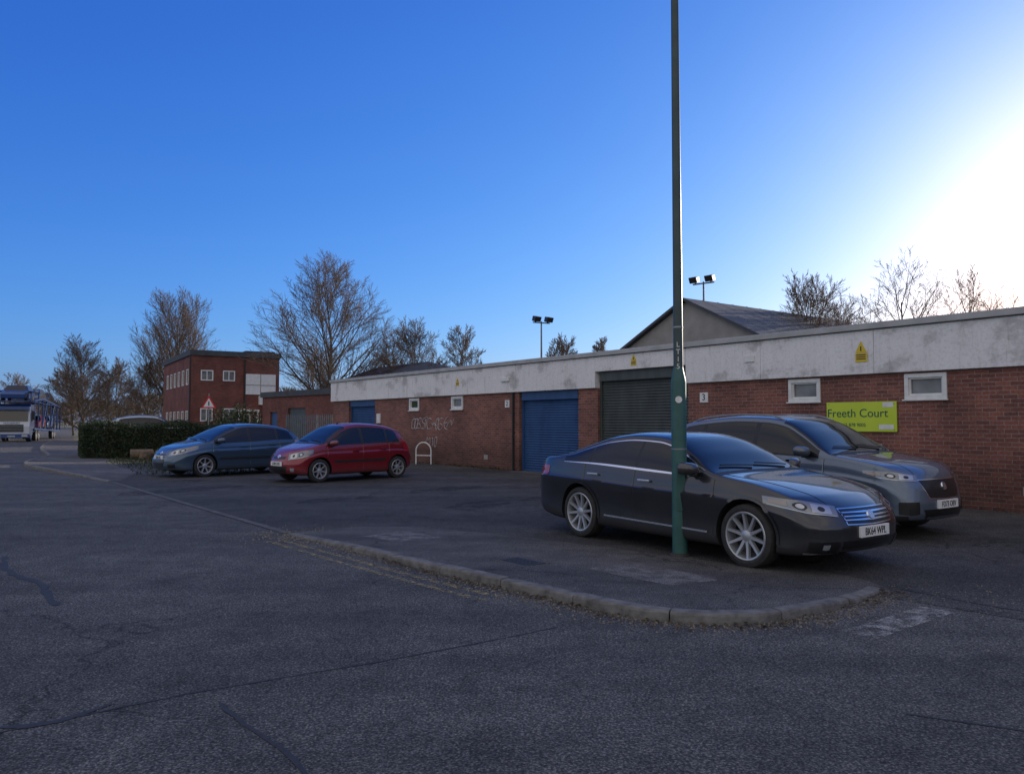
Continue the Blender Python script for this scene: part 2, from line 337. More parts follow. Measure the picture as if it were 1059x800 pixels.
def blob(name,c,r,sq,z,m,seed,rot=0):
    q=random.Random(seed); pts=[]
    for k in range(30):
        a=k/30*6.283; rr=r*(1+.18*math.sin(a*2+seed)+.12*math.sin(a*5+seed*2)+q.uniform(-.04,.04)); x=rr*math.cos(a);y=rr*sq*math.sin(a)
        pts.append((c[0]+x*math.cos(rot)-y*math.sin(rot),c[1]+x*math.sin(rot)+y*math.cos(rot)))
    sheet(name,pts,z,m,cr)
for k,(x,y,r) in enumerate(((-.6,14.5,.9),(-7.5,17.5,1.3),(-3.5,15.5,.8),(.8,15.8,.7),(-8.5,20.3,.6),(-5.2,18.6,.6),(3.3,8.9,.5),(6.2,9.0,.6),(-1.5,17.8,1.0))): blob('oil_stain_%d'%k,(x,y),r,.5,.0125+.0002*k,M['stain'],k,.9)
def drape(name,corners,m,off=.004,n=14):
    a,b,c,d=[Vector((*p,0)) for p in corners]; v=[];f=[]
    for i in range(n+1):
        for j in range(n+1):
            u=i/n;t=j/n; p=(a*(1-u)+b*u)*(1-t)+(d*(1-u)+c*u)*t; h=pvb.ray_cast(Vector((p.x,p.y,2)),Vector((0,0,-1)))
            v.append((p.x,p.y,(h[0].z if h[0] else .01)+off))
    for i in range(n):
        for j in range(n): q=i*(n+1)+j; f.append((q,q+n+1,q+n+2,q+1))
    return mesh_obj(name,v,f,m,cr)
drape('repair_patch_a',[(.75,7.95),(1.45,7.1),(2.05,7.45),(1.35,8.35)],M['leafpatch'])
drape('repair_patch_b',[(-2.0,10.3),(-1.45,9.75),(-.9,10.2),(-1.5,10.85)],M['leafpatch'])
def cover(c,rot,w,h):
    r=empty('service_cover',(0,0,0)); hgt=pvb.ray_cast(Vector((c[0],c[1],2)),Vector((0,0,-1)))[0]; r.location=(c[0],c[1],hgt.z+.004); r.rotation_euler=(math.radians(-.6),0,rot)
    mb=MB(); mb.box(-w/2,w/2,-h/2,h/2,-.01,.003,0)
    for i in range(6):
        for j in range(4): mb.box(-w/2+.03+i*(w-.06)/6,-w/2+.03+i*(w-.06)/6+.03,-h/2+.03+j*(h-.06)/4,-h/2+.03+j*(h-.06)/4+.03,.003,.007,0)
    mb.obj('iron_lid',[M['tar']],r); mb=MB(); mb.box(-w/2-.03,w/2+.03,-h/2-.03,-h/2-.001,-.01,.004);mb.box(-w/2-.03,w/2+.03,h/2+.001,h/2+.03,-.01,.004); mb.obj('frame',[M['dkerb']],r)
cover((.1,8.3),-.9,.45,.3)
mb=MB()
rnd=random.Random(5)
def stone(x,y,z,s):
    n=len(mb.v); a=rnd.random()*6
    for k in range(4): mb.v.append((x+s*math.cos(a+k*1.57)*rnd.uniform(.6,1),y+s*math.sin(a+k*1.57)*rnd.uniform(.6,1),z))
    mb.v.append((x,y,z+s*rnd.uniform(.5,1.0)))
    for k in range(4): mb.f.append((n+k,n+(k+1)%4,n+4)); mb.m.append(0)
for _ in range(2600):
    k=rnd.randrange(1,nF-1); a=F[k-1];b=F[k+1];t=Vector((b.x-a.x,b.y-a.y,0)).normalized();nn=Vector((t.y,-t.x,0))
    if k<45 and rnd.random()<.5: continue
    p=F[k]+nn*abs(rnd.gauss(.02,.15)); stone(p.x+rnd.gauss(0,.02),p.y,.006,rnd.uniform(.004,.015))
for _ in range(360): stone(rnd.uniform(3.2,5),rnd.uniform(5,7.4),.01,rnd.uniform(.004,.012))
for _ in range(600): stone(rnd.gauss(-3,.4),rnd.gauss(10.6,.35),.01,rnd.uniform(.004,.018))
for _ in range(900): stone(rnd.uniform(-6,5),rnd.uniform(2.2,12),.008,rnd.uniform(.003,.008))
mb.obj('gravel',[M['gravel']])
mb=MB()
for _ in range(520):
    k=rnd.randrange(30,nF-1); a=F[k-1];b=F[k+1];t=Vector((b.x-a.x,b.y-a.y,0)).normalized();nn=Vector((t.y,-t.x,0)); p=F[k]+nn*abs(rnd.gauss(.03,.11)); s=rnd.uniform(.012,.03); an=rnd.random()*3
    c_,s_=math.cos(an)*s,math.sin(an)*s; z=.012+rnd.random()*.012
    mb.poly([(p.x-c_,p.y-s_,z),(p.x+s_*.5,p.y-c_*.5,z+.006),(p.x+c_,p.y+s_,z+.002),(p.x-s_*.5,p.y+c_*.5,z+.008)])
mb.obj('fallen_leaves',[M['brownleaf']])
# ------------------------------------------------------------------ garage building
GR=math.atan2(-.802,.597)
G=empty('brick_garage_block',(-8.35,36.0,0),GR)
LEN=46
def wall(mb,x0,x1,z0,z1,ops,y0=0,y1=.28,m=0):
    xs=sorted(set([x0,x1]+[o[0] for o in ops]+[o[1] for o in ops]))
    for a,b in zip(xs,xs[1:]):
        c=(a+b)/2; hs=[(o[2],o[3]) for o in ops if o[0]<c<o[1]]
        z=z0
        for h0,h1 in sorted(hs):
            if h0>z: mb.box(a,b,y0,y1,z,h0,m)
            z=h1
        if z<z1: mb.box(a,b,y0,y1,z,z1,m)
wins=[(7.3,8.02,2.02,2.44),(10.38,11.1,2.02,2.44),(24.07,24.78,2.0,2.44),(26.57,27.3,2.0,2.44),(31,31.7,2.0,2.44)]
doors=[(1.73,4.3,0,2.5),(14.37,17.19,0,2.5),(18.0,21.25,0,2.95)]
mb=MB(); wall(mb,0,LEN,0,2.5,wins+doors)
mb.box(0,.28,.28,10,0,2.5); mb.box(LEN-.28,LEN,.28,10,0,2.5); mb.box(.28,LEN-.28,9.72,10,0,2.5)
mb.obj('brick_walls',[M['brick']],G)
mb=MB()
js=[-.06,3.6,7.2,10.8,14.3,18.0]
for a,b in zip(js,js[1:]): mb.box(a+.004,b-.004,-.10,.25,2.5,3.36)
mb.box(18.004,21.246,-.10,.25,2.95,3.36)
js=[21.25,23.4,26.0,29.6,33.2,36.8,40.4,LEN+.06]
for a,b in zip(js,js[1:]): mb.box(a+.004,b-.004,-.10,.25,2.5,3.36)
mb.box(-.06,.2,.25,10.05,2.5,3.36)
mb.obj('fascia_panels',[M['fascia']],G,bevel=.006)
mb=MB(); mb.box(-.12,LEN+.1,-.165,.3,3.375,3.5); mb.box(-.12,.3,.3,10.1,3.375,3.5); mb.obj('roof_coping',[M['coping']],G,bevel=.01)
mb=MB(); mb.box(.1,LEN-.1,.26,10,3.0,3.38); mb.obj('flat_roof',[M['roofd']],G)
for i,(a,b,c,d) in enumerate(wins):
    mb=MB(); t=.055; y0,y1=-.035,.09
    mb.box(a-.02,b+.02,y0,y1,c-.02,c+t); mb.box(a-.02,b+.02,y0,y1,d-t,d+.02); mb.box(a-.02,a+t,y0+.001,y1,c+t,d-t); mb.box(b-t,b+.02,y0+.001,y1,c+t,d-t)
    mb.box(a-.05,b+.05,-.07,-.036,c-.05,c-.021)
    mb.box(a+t+.004,b-t-.004,.0,.05,c+t,c+t+.03); mb.box(a+t+.004,b-t-.004,.0,.05,d-t-.03,d-t); mb.box(a+t,a+t+.03,.002,.05,c+t+.03,d-t-.03);mb.box(b-t-.03,b-t,.002,.05,c+t+.03,d-t-.03)
    mb.obj('window_frame_%d'%i,[M['white']],G,bevel=.004)
    mb=MB(); mb.box(a,b,.055,.07,c,d); mb.obj('window_glass_%d'%i,[M['frost'] if i!=0 else M['leaf2']],G)
def shut(name,a,b,z1,y,m,fm):
    v=[];f=[]; p=.075; rows=[]
    z=0.02
    while z<z1-.2:
        for dz,dy in((0,.014),(.010,0),(.045,-.008),(.068,0)): rows.append((z+dz,y+dy))
        z+=p
    for zz,yy in rows: v+=[(a,yy,zz),(b,yy,zz)]
    for k in range(len(rows)-1): f.append((2*k,2*k+1,2*k+3,2*k+2))
    mesh_obj(name,v,f,m,G)
    mb=MB(); mb.box(a-.002,a+.07,y-.05,y+.03,.0,z1); mb.box(b-.07,b+.002,y-.05,y+.03,.0,z1); mb.box(a+.07,b-.07,y-.12,y+.1,z1-.27,z1-.002); mb.box(a+.07,b-.07,y-.02,y+.03,.01,.09)
    mb.obj(name+'_frame',[fm],G,bevel=.004)
shut('blue_roller_shutter_a',1.73,4.3,2.5,.16,M['sh_blue'],M['sh_blue'])
shut('blue_roller_shutter_b',14.37,17.19,2.5,.16,M['sh_blue'],M['sh_blue'])
shut('dark_roller_shutter',18.0,21.25,2.95,.14,M['sh_dark'],M['sh_dark'])
mb=MB()
for a,b in((1.73,4.3),(14.37,17.19),(18,21.25)): mb.box(a,b,.24,.27,0,2.9)
mb.obj('shutter_backing',[M['black']],G)
mb=MB()
for a,b in((1.73,4.3),(14.37,17.19),(18,21.25)): mb.box(a+.1,b-.1,-.5,.12,.004,.016)
mb.obj('door_threshold',[M['dkerb']],G)
mb=MB(); mb.prism((14.1,-.05,0),(14.1,-.05,2.5),.035,.035,10); mb.box(14.04,14.16,-.02,0.0,1.2,1.24); mb.obj('downpipe',[M['black']],G,True)
mb=MB()
mb.box(13.55,14.0,-.16,-.1,2.86,2.98); mb.box(23.0,23.25,-.13,-.1,2.9,3.05); mb.box(4.55,4.85,-.06,0,1.5,1.9)
mb.obj('wall_boxes',[M['white']],G,bevel=.008)
mb=MB()
for x_ in (5.5,12.4,22.2,25.6,28.5): mb.box(x_,x_+.225,-.006,0,.3,.45)
mb.obj('air_bricks',[M['clad']],G)
for s_,n_ in((13.62,'2'),(21.62,'3')):
    mb=MB(); mb.box(s_,s_+.24,-.02,0,2.02,2.26); mb.obj('unit_number_board',[M['white']],G); text('unit_number',n_,.22,(s_+.12,-.023,2.14),(math.pi/2,0,0),M['ink'],G)
def tri(s_,z_,w,h):
    mb=MB(); mb.poly([(s_-w/2,-.112,z_),(s_+w/2,-.112,z_),(s_,-.112,z_+h)],1); mb.box(s_-w*.5,s_+w*.5,-.112,-.1005,z_-h*.75,z_-.01,1)
    for k in range(3): mb.box(s_-w*.4,s_+w*.4,-.1145,-.1125,z_-h*.2-k*h*.17,z_-h*.12-k*h*.17,2)
    mb.box(s_-.012,s_+.012,-.1145,-.1125,z_+h*.15,z_+h*.55,2)
    mb.obj('warning_label',[M['white'],M['yel'],M['ink']],G)
tri(25.75,2.92,.24,.24); tri(19.5,3.17,.19,.17); tri(10.9,2.95,.2,.16)
mb=MB(); mb.box(24.95,26.4,-.045,-.02,1.36,1.95); mb.obj('sign_board_panel',[M['lime']],G,bevel=.003)
text('sign_text','Freeth Court',.235,(25.60,-.049,1.72),(math.pi/2,0,0),M['dkgreen'],G)
text('sign_phone','0115 878 9005',.095,(25.5,-.049,1.49),(math.pi/2,0,0),M['dkgreen'],G)
mb=MB(); mb.box(26.13,26.34,-.048,-.0455,1.84,1.93); mb.box(26.05,26.34,-.048,-.0455,1.41,1.5); mb.obj('sign_logo',[M['white']],G)
mb=MB(); 
for p in((25.0,1.4),(26.35,1.4),(25.0,1.91),(26.35,1.91)): mb.prism((p[0],-.05,p[1]),(p[0],-.044,p[1]),.01,.01,8,0,True)
mb.obj('sign_screws',[M['galv']],G)
def scribble(name,strokes,ox,oz,sc,w):
    c=bpy.data.curves.new(name,'CURVE'); c.dimensions='3D'; c.bevel_depth=w; c.bevel_resolution=1
    for st in strokes:
        sp=c.splines.new('NURBS'); sp.points.add(len(st)-1); sp.use_endpoint_u=True; sp.order_u=3
        for p,(a,b) in zip(sp.points,st): p.co=(ox+(a+b*.25)*sc,-.002,oz+b*sc,1)
    c.materials.append(M['graf']); link(bpy.data.objects.new(name,c),G)
O=lambda x,w=.7:[(x+w,.9),(x+.1,1.05),(x,.5),(x+.15,0),(x+w*.9,.05),(x+w,.6),(x+w*.7,1.05),(x+.2,.8)]
scribble('graffiti_tag_a',[O(0),O(.55,.6),[(1.0,.1),(1.2,1.1),(1.75,.95),(1.6,.6),(1.15,.5),(1.75,.4),(1.6,.0),(1,.1)],[(2.7,1.1),(2.0,1.0),(1.9,.6),(2.6,.45),(2.5,-.05),(1.8,.1)],[(2.4,.9),(2.9,.4),(2.3,.1),(2.8,1.1)],[(3.5,.85),(3.0,1.15),(2.8,.5),(3.0,-.1),(3.6,.1)],[(3.7,0),(4.05,1.2),(4.5,-.1)],[(3.6,.5),(4.6,.32)],O(4.3,.5),[(5.5,.9),(4.9,1.1),(4.7,.3),(5.0,-.1),(5.5,.1),(5.4,.5),(5.0,.5)],[(6.3,1.1),(5.75,1),(5.7,.05),(6.45,.0)],[(5.6,.52),(6.3,.6)],[(6.2,.2),(6.7,1.1),(7.0,.1),(7.2,.9)]],7.4,1.28,.42,.015)
scribble('graffiti_tag_b',[[(0,.3),(.1,1.1),(.4,.5),(.7,1.1),(.8,.2)],[(1.0,.8),(1.25,1.1),(1.25,.1)],O(1.5,.5)],8.5,.62,.40,.014)
mb=MB(); rnd=random.Random(11)
for _ in range(700):
    s_=rnd.choice([rnd.uniform(10.5,13.8),rnd.uniform(4.5,14),rnd.uniform(17.2,18),rnd.uniform(21.5,34)]); y=-abs(rnd.gauss(0,.10))-.02
    h=rnd.uniform(.02,.14); w=rnd.uniform(.01,.035); a=rnd.random()*3
    mb.poly([(s_-w*math.cos(a),y-w*math.sin(a),.01),(s_+w*math.cos(a),y+w*math.sin(a),.01),(s_+rnd.uniform(-.05,.05),y+rnd.uniform(-.04,.02),h)])
mb.obj('wall_foot_weeds',[M['brownleaf']],G)
# cycle hoop by the wall
CH=empty('cycle_hoop',(-8.35+.597*9.15-.802*.45,36-.802*9.15-.597*.45,0),GR+.5)
mb=MB(); pts=[(-.32,0,0),(-.32,0,.5)]+[(-.32*math.cos(a),0,.5+.3*math.sin(a)) for a in np.linspace(.2,math.pi-.2,10)]+[(.32,0,.5),(.32,0,0)]
for a,b in zip(pts,pts[1:]): mb.prism(a,b,.026,.026,8)
mb.prism((-.32,0,.32),(.32,0,.32),.02,.02,8); mb.obj('tube',[M['white']],CH,True)
# ------------------------------------------------------------------ gabled warehouse behind
H_=empty('gabled_warehouse',(7.3,32,0),GR)
hw=6.2;rz=6.57;ez=rz-hw*.5;D=12
mb=MB(); mb.poly([(-hw,0,0),(hw,0,0),(hw,0,ez),(0,0,rz),(-hw,0,ez)]); mb.poly([(-hw,D,0),(-hw,D,ez),(0,D,rz),(hw,D,ez),(hw,D,0)])
mb.poly([(-hw,0,0),(-hw,0,ez),(-hw,D,ez),(-hw,D,0)]); mb.poly([(hw,0,0),(hw,D,0),(hw,D,ez),(hw,0,ez)]); mb.obj('walls',[M['clad']],H_)
mb=MB()
for s in(-1,1):
    a=[(0,-.25,rz+.14),(s*(hw+.3),-.25,ez-.15+.14),(s*(hw+.3),D,ez-.15+.14),(0,D,rz+.14)]; b=[(x,y,z-.12) for x,y,z in a]
    n=len(mb.v); mb.v+=a+b; mb.f+=[(n,n+1,n+2,n+3),(n+7,n+6,n+5,n+4),(n,n+4,n+5,n+1),(n+1,n+5,n+6,n+2),(n+2,n+6,n+7,n+3)]; mb.m+=[0]*5
    for k in range(1,12):
        y=k*1.0; n=len(mb.v); mb.v+=[(0,y,rz+.16),(s*(hw+.3),y,ez+.01),(s*(hw+.3),y+.05,ez+.01),(0,y+.05,rz+.16)]; mb.f.append((n,n+1,n+2,n+3)); mb.m.append(1)
mb.obj('roof',[M['roofd'],M['roofd']],H_)
R_=empty('shed_building',(-9.3,50,0),GR)
mb=MB(); mb.box(-5,4,0,8,0,4.3,0); mb.obj('walls',[M['brick2']],R_)
mb=MB(); mb.poly([(-5.2,-.2,4.3),(4.2,-.2,4.3),(3.2,2.5,5.4),(-4.2,2.5,5.4)]); mb.poly([(-5.2,-.2,4.3),(-4.2,2.5,5.4),(-5.2,8.2,4.3)]); mb.poly([(4.2,-.2,4.3),(4.2,8.2,4.3),(3.2,2.5,5.4)]); mb.obj('roof',[M['roofd']],R_)
# ------------------------------------------------------------------ office block
OR=math.atan2(.53,.85)
OB=empty('brick_office_block',(-24.2,58,0),OR)
ops=[(.7,1.6,4.7,5.5),(2.3,3.2,4.7,5.5),(.7,1.6,1.6,2.6),(2.3,3.3,1.6,2.6),(3.5,4.4,0,2.2)]
mb=MB(); wall(mb,0,6.6,0,6.6,ops,0,.3)
xs=[(1.0,2.0),(3.0,4.0),(5.0,6.0),(7.0,8.0),(9,10),(11,12)]
yy=0.3
for a,b in xs:
    mb.box(0,.3,yy,a,0,6.6); mb.box(0,.3,a,b,0,1.2); mb.box(0,.3,a,b,2.4,4.4); mb.box(0,.3,a,b,5.6,6.6); yy=b
mb.box(0,.3,yy,14,0,6.6); mb.box(6.3,6.6,.3,14,0,6.6); mb.box(.3,6.3,13.7,14,0,6.6)
mb.obj('brick_walls',[M['brick2']],OB)
mb=MB(); mb.box(-.12,6.72,-.12,14.1,6.6,7.0); mb.box(4.2,6.5,1,6,7.0,7.2); mb.obj('flat_roof',[M['roofd']],OB)
mb=MB(); gl=MB()
for a,b,c,d in ops:
    mb.box(a,b,-.03,.06,c,c+.08);mb.box(a,b,-.03,.06,d-.08,d);mb.box(a,a+.08,-.028,.06,c+.08,d-.08);mb.box(b-.08,b,-.028,.06,c+.08,d-.08);mb.box((a+b)/2-.03,(a+b)/2+.03,-.02,.06,c+.08,d-.08); gl.box(a,b,.08,.1,c,d)
for a,b in xs:
    for c,d in((1.2,2.4),(4.4,5.6)):
        mb.box(-.03,.06,a,b,c,c+.08);mb.box(-.03,.06,a,b,d-.08,d);mb.box(-.028,.06,a,a+.08,c+.08,d-.08);mb.box(-.028,.06,b-.08,b,c+.08,d-.08); gl.box(.08,.1,a,b,c,d)
mb.obj('window_frames',[M['white']],OB); gl.obj('window_glass',[M['frost']],OB)
mb=MB(); mb.box(4.0,6.3,-.1,-.02,3.7,5.3); mb.box(5.0,5.7,-.5,-.02,2.9,3.6);mb.obj('white_sign_panels',[M['white']],OB)
mb=MB(); mb.box(4.0,6.3,-.112,-.101,4.4,4.46); mb.box(5.1,5.16,-.113,-.1015,3.7,5.3); mb.obj('sign_bars',[M['clad']],OB)
mb=MB(); mb.box(3.2,4.8,-1.2,-.01,2.35,2.5); mb.box(3.25,3.35,-1.15,-1.05,0,2.35); mb.box(4.65,4.75,-1.15,-1.05,0,2.35); mb.obj('entrance_porch',[M['white']],OB)
mb=MB(); mb.prism((-.05,.05,0),(-.05,.05,6.6),.06,.06,6); mb.prism((3.9,-.08,2.6),(3.9,-.08,6.6),.06,.06,6); mb.obj('downpipes',[M['black']],OB)
ang=math.atan2(38.5-44.5,-8.9+14.4)
LB=empty('brick_outbuilding',(-14.4,44.5,0),ang)
mb=MB(); wall(mb,0,8.1,0,2.95,[(1.0,1.9,0,2.1),(3.2,5.2,0,2.3)],0,.3); mb.box(0,.3,.3,6,0,2.95); mb.box(7.8,8.1,.3,6,0,2.95); mb.obj('brick_walls',[M['brick2']],LB)
mb=MB(); mb.box(-.1,8.2,-.1,6,2.95,3.25); mb.obj('flat_roof',[M['roofd']],LB); mb=MB(); mb.box(1.0,1.9,.1,.15,0,2.1); mb.obj('door',[M['sh_blue']],LB); mb=MB(); mb.box(3.2,5.2,.1,.15,0,2.3); mb.obj('dark_gate',[M['sh_dark']],LB)
FE=empty('palisade_fence',(-11.2,38.3,0),math.atan2(36.3-38.3,-8.5+11.2))
mb=MB(); ln=3.35; k=0
while k*.15<ln:
    x=k*.15; mb.box(x,x+.07,-.03,-.015,.08,1.85); mb.poly([(x,-.022,1.85),(x+.07,-.022,1.85),(x+.035,-.022,1.98)]); k+=1
for z in(.4,1.55): mb.box(0,ln,-.012,.03,z,z+.05)
for x in(0,1.1,2.2,3.3): mb.box(x,x+.06,.032,.09,0,1.9)
mb.obj('pales_and_rails',[M['fence']],FE)
# ------------------------------------------------------------------ trees
def tree_segs(seed,h,spread,trunk=.25,n1=13,up=.35,form='round',dens=1.0,r0=None,minr=.010,lf=1.0):
    rnd=random.Random(seed); segs=[]; r0=r0 or h*.016
    def grow(p,d,ln,r,lev,maxlev,ns):
        pts=[]; q=p.copy(); dd=d.copy(); 
        for k in range(ns):
            dd=(dd+Vector((rnd.gauss(0,.08),rnd.gauss(0,.08),rnd.gauss(0,.05)+up*.16))).normalized()
            q2=q+dd*(ln/ns); ra=r*(1-.75*k/ns); rb=r*(1-.75*(k+1)/ns)
            segs.append((q,q2,max(ra,minr*.5),max(rb,minr*.35),lev)); pts.append((q.copy(),q2.copy(),dd.copy(),rb)); q=q2
        if lev>=maxlev: return
        nc={1:9,2:6,3:4}.get(lev,4)*dens; nc=int(nc+rnd.random())
        for c in range(nc):
            t=(.15+.85*(c+rnd.random())/nc); i=min(int(t*ns),ns-1); a,b,dr,rr=pts[i]; pp=a.lerp(b,min(1,t*ns-i))
            sd_=Vector((rnd.gauss(0,1),rnd.gauss(0,1),rnd.gauss(0,.6))).normalized(); sd_=(sd_-dr*sd_.dot(dr)).normalized()
            an=rnd.uniform(.35,.75); nd=(dr*math.cos(an)+sd_*math.sin(an)).normalized()
            grow(pp,nd,ln*rnd.uniform(.40,.60)*(1.2-.6*t),max(rr*.6,minr),lev+1,maxlev,3 if lev<3 else 1)
    p=Vector((0,0,0)); d=Vector((0,0,1)); n=9; tr=[]
    for k in range(n):
        d=(d+Vector((rnd.gauss(0,.05),rnd.gauss(0,.05),.15))).normalized(); q=p+d*(h*.78/n); ra=r0*(1-.85*k/n); rb=r0*(1-.85*(k+1)/n); segs.append((p,q,ra,rb,0)); tr.append((p,q,rb)); p=q
    for c in range(n1):
        t=trunk+(1-trunk)*((c+rnd.random())/n1); i=min(int(t*n),n-1); a,b,rr=tr[i]; pp=a.lerp(b,min(1,t*n-i)); az=c*2.4+rnd.uniform(-.3,.3); u=(t-trunk)/(1-trunk)
        if form=='round': ln=spread*lf*(.62-.28*u)*rnd.uniform(.9,1.1); el=.60+.72*u
        else: ln=spread*.9*(1.0-.55*u)*rnd.uniform(.85,1.15); el=.95
        el+=rnd.uniform(-.1,.1); nd=Vector((math.cos(az)*math.cos(el),math.sin(az)*math.cos(el),math.sin(el)))
        grow(pp,nd,ln,max(rr*.6,r0*.16),1,4,4)
    return segs
def tree(name,seed,loc,h,spread,**k):
    segs=tree_segs(seed,h,spread,**k); root=empty(name,loc,random.Random(seed).random()*6)
    zm=max(max(a.z,b.z) for a,b,_,_,_ in segs); s=h/zm
    xs_=sorted(math.hypot(b.x,b.y) for a,b,_,_,l in segs if l>2); w=xs_[int(len(xs_)*.95)]; sx=min(1.6,max(.5,spread/2/w))
    f=lambda p:Vector((p.x*sx,p.y*sx,p.z*s))
    tk=MB(); tw=MB()
    for a,b,ra,rb,lev in segs:
        if lev<=1: tk.prism(f(a),f(b),ra,rb,6 if lev==0 else 5)
        else: tw.prism(f(a),f(b),ra,rb,3)
    tk.obj('trunk_and_limbs',[M['bark']],root,True); tw.obj('twigs',[M['twig']],root,True); return root
def P(x,y,d): return ((x-529.5)/797*d,d,0)
tree('bare_tree',31,(-11.9,50,0),13.0,9.8,n1=28,minr=.011,trunk=.14,dens=1.15)
tree('bare_tree',2,(-6.6,52,0),8.8,6.5,n1=19,minr=.012,dens=1.1)
tree('bare_tree',3,(-3.1,52,0),8.3,5,n1=17,minr=.012,dens=1.1)
tree('bare_tree',14,(-8.6,55,0),8.4,5.5,n1=15,minr=.012,dens=1.0)
tree('bare_tree',15,(-16.2,66,0),8.8,6,n1=13,minr=.015)
tree('poplar_tree',4,(-37.2,85,0),16.6,8.8,n1=36,form='col',up=.8,minr=.015,trunk=.1,dens=1.05)
tree('bare_tree',5,(-44.5,80,0),10.9,8.5,n1=22,minr=.016,trunk=.08,dens=1.15)
tree('bare_tree',6,(-39.5,84,0),8.8,7,n1=20,minr=.016,trunk=.08,dens=1.15)
tree('bare_tree',16,(-50,88,0),8.2,7,n1=18,minr=.018,trunk=.08,dens=1.1)
tree('bare_tree',20,(-47,92,0),9.4,8,n1=18,minr=.018,trunk=.08,dens=1.1)
tree('bare_tree',7,(-61,95,0),7.8,8,n1=15,minr=.018,trunk=.1)
tree('bare_tree',8,(14.3,35,0),8.7,5.2,n1=18,minr=.009,trunk=.42,dens=1.1)
tree('bare_tree',9,(17.0,33,0),9.0,5.6,n1=15,minr=.008,trunk=.3,dens=.8,up=.6)
tree('bare_tree',10,(20.0,33.5,0),8.6,5.4,n1=15,minr=.008,trunk=.3,dens=.8,up=.6)
tree('bare_tree',17,(17.3,40,0),8.8,6,n1=14,minr=.010,trunk=.4,dens=.9)
tree('bare_tree',21,(19.5,30.5,0),7.0,5,n1=12,minr=.008,trunk=.3,dens=.8,up=.6)
tree('bare_tree',18,(4.3,60,0),8.5,5.2,n1=18,minr=.014,trunk=.3,dens=1.2)
tree('bare_tree',19,(6.4,61,0),8.4,4.2,n1=16,minr=.014,trunk=.3,dens=1.2)
def leaves(name,fn,n,size,m,parent=None,seed=3):
    rnd=random.Random(seed); mb=MB()
    for _ in range(n):
        p,nn=fn(rnd); p=Vector(p); a=Vector((rnd.gauss(0,1),rnd.gauss(0,1),rnd.gauss(0,1))).normalized(); b=a.cross(Vector((rnd.gauss(0,1),rnd.gauss(0,1),rnd.gauss(0,1)))).normalized(); s=size*rnd.uniform(.6,1.4)
        mb.poly([p-a*s,p-b*s*.5,p+a*s,p+b*s*.5])
    return mb.obj(name,[m],parent)
HG=empty('hedge',(-17.9,32.3,0),math.atan2(35.2-32.3,-13.2+17.9))
hl=5.6
def hf(r):
    x=r.uniform(-.1,hl); y=r.uniform(0,2.6); top=1.42+.10*math.sin(x*2.1)+.08*math.sin(x*5+y*3)-.35*max(0,1-(x+.1)/.5)**2
    k=r.random()
    if k<.5: y=-.05+abs(r.gauss(0,.10))+.12*math.sin(x*3.1)*.5; z=r.uniform(.03,top)
    elif k<.85: z=top-abs(r.gauss(0,.07))+ (r.uniform(0,.14) if r.random()<.15 else 0)
    else: x=-.1+abs(r.gauss(0,.1)); z=r.uniform(.03,top)
    return (x,y,z),None
leaves('leaves',hf,26000,.045,M['leaf'],HG); mb=MB(); mb.box(.1,hl-.1,.15,2.5,0,1.25); mb.obj('dark_core',[M['black']],HG)  # plain dark box core stands in for the shaded inside of the hedge
def bush(name,loc,r,h,n,m,size,seed):
    root=empty(name,loc)
    def f(q):
        a=q.random()*6.28; t=q.random()**.5; rr=r*(.75+.25*math.sin(a*3+seed))*t; zz=h*(math.sqrt(max(0,1-(t*.95)**2)))*(.75+.25*math.sin(a*5+seed*2+t*6))
        return (rr*math.cos(a),rr*math.sin(a),max(.02,zz*q.uniform(.35,1.02))),None
    leaves('leaves',f,n,size,m,root,seed)
    mb=MB(); q=random.Random(seed)
    for k in range(12):
        a=q.random()*6.28; mb.prism((0,0,0),(math.cos(a)*r*.6,math.sin(a)*r*.6,h*q.uniform(.5,.9)),.03,.008,4)
    mb.obj('stems',[M['bark']],root)
bush('evergreen_shrub',(-17.6,50,0),1.6,2.9,5000,M['leaf2'],.08,1)
bush('evergreen_shrub',(-19.6,52,0),1.5,2.6,4000,M['leaf2'],.08,2)
bush('evergreen_shrub',(-15.4,48,0),1.2,2.3,3500,M['leaf2'],.08,3)
bush('dry_shrub',(-14.2,31.0,0),.6,.5,1500,M['brownleaf'],.03,4)
mb=MB(); rnd=random.Random(21)
for k in range(60000):
    t=rnd.random(); x=-190+t*330; y=175+30*math.sin(t*7)+rnd.uniform(-8,8); top=7.6+1.6*math.sin(t*23)+1.1*math.sin(t*61+1)+.8*math.sin(t*140)
    z=top*rnd.random()**.6; a=rnd.gauss(0,.5); l=rnd.uniform(.5,1.5); w=rnd.uniform(.04,.13)
    mb.poly([(x-w,y,z),(x+w,y,z),(x+l*math.sin(a),y+rnd.uniform(-.4,.4),z+l*math.cos(a))],0 if rnd.random()<.75 else 1)
mb.obj('distant_tree_line',[M['twig'],M['leaf']])
ST=empty('tree_stump',(-15.6,32.6,0),.3); mb=MB(); mb.prism((-.45,0,.2),(.4,.1,.22),.21,.19,12,0,True); mb.prism((.1,-.2,0),(.12,-.22,.32),.2,.17,10,0,True); mb.obj('log',[M['wood']],ST,True,sharp=40)
mb=MB(); rnd=random.Random(8)
for _ in range(9000):
    t=rnd.random(); a=B2[int(30+t*85)]; x=a.x+rnd.uniform(0,3.2); y=a.y+rnd.uniform(-.2,2.2); h=rnd.uniform(.03,.12)
    if y-36+ (x+8.35)*1.343>-.2 : continue
    q=rnd.random()*3; w=.02; mb.poly([(x-w*math.cos(q),y-w*math.sin(q),0),(x+w*math.cos(q),y+w*math.sin(q),0),(x+rnd.gauss(0,.03),y,h)])
mb.obj('grass',[M['leaf']])
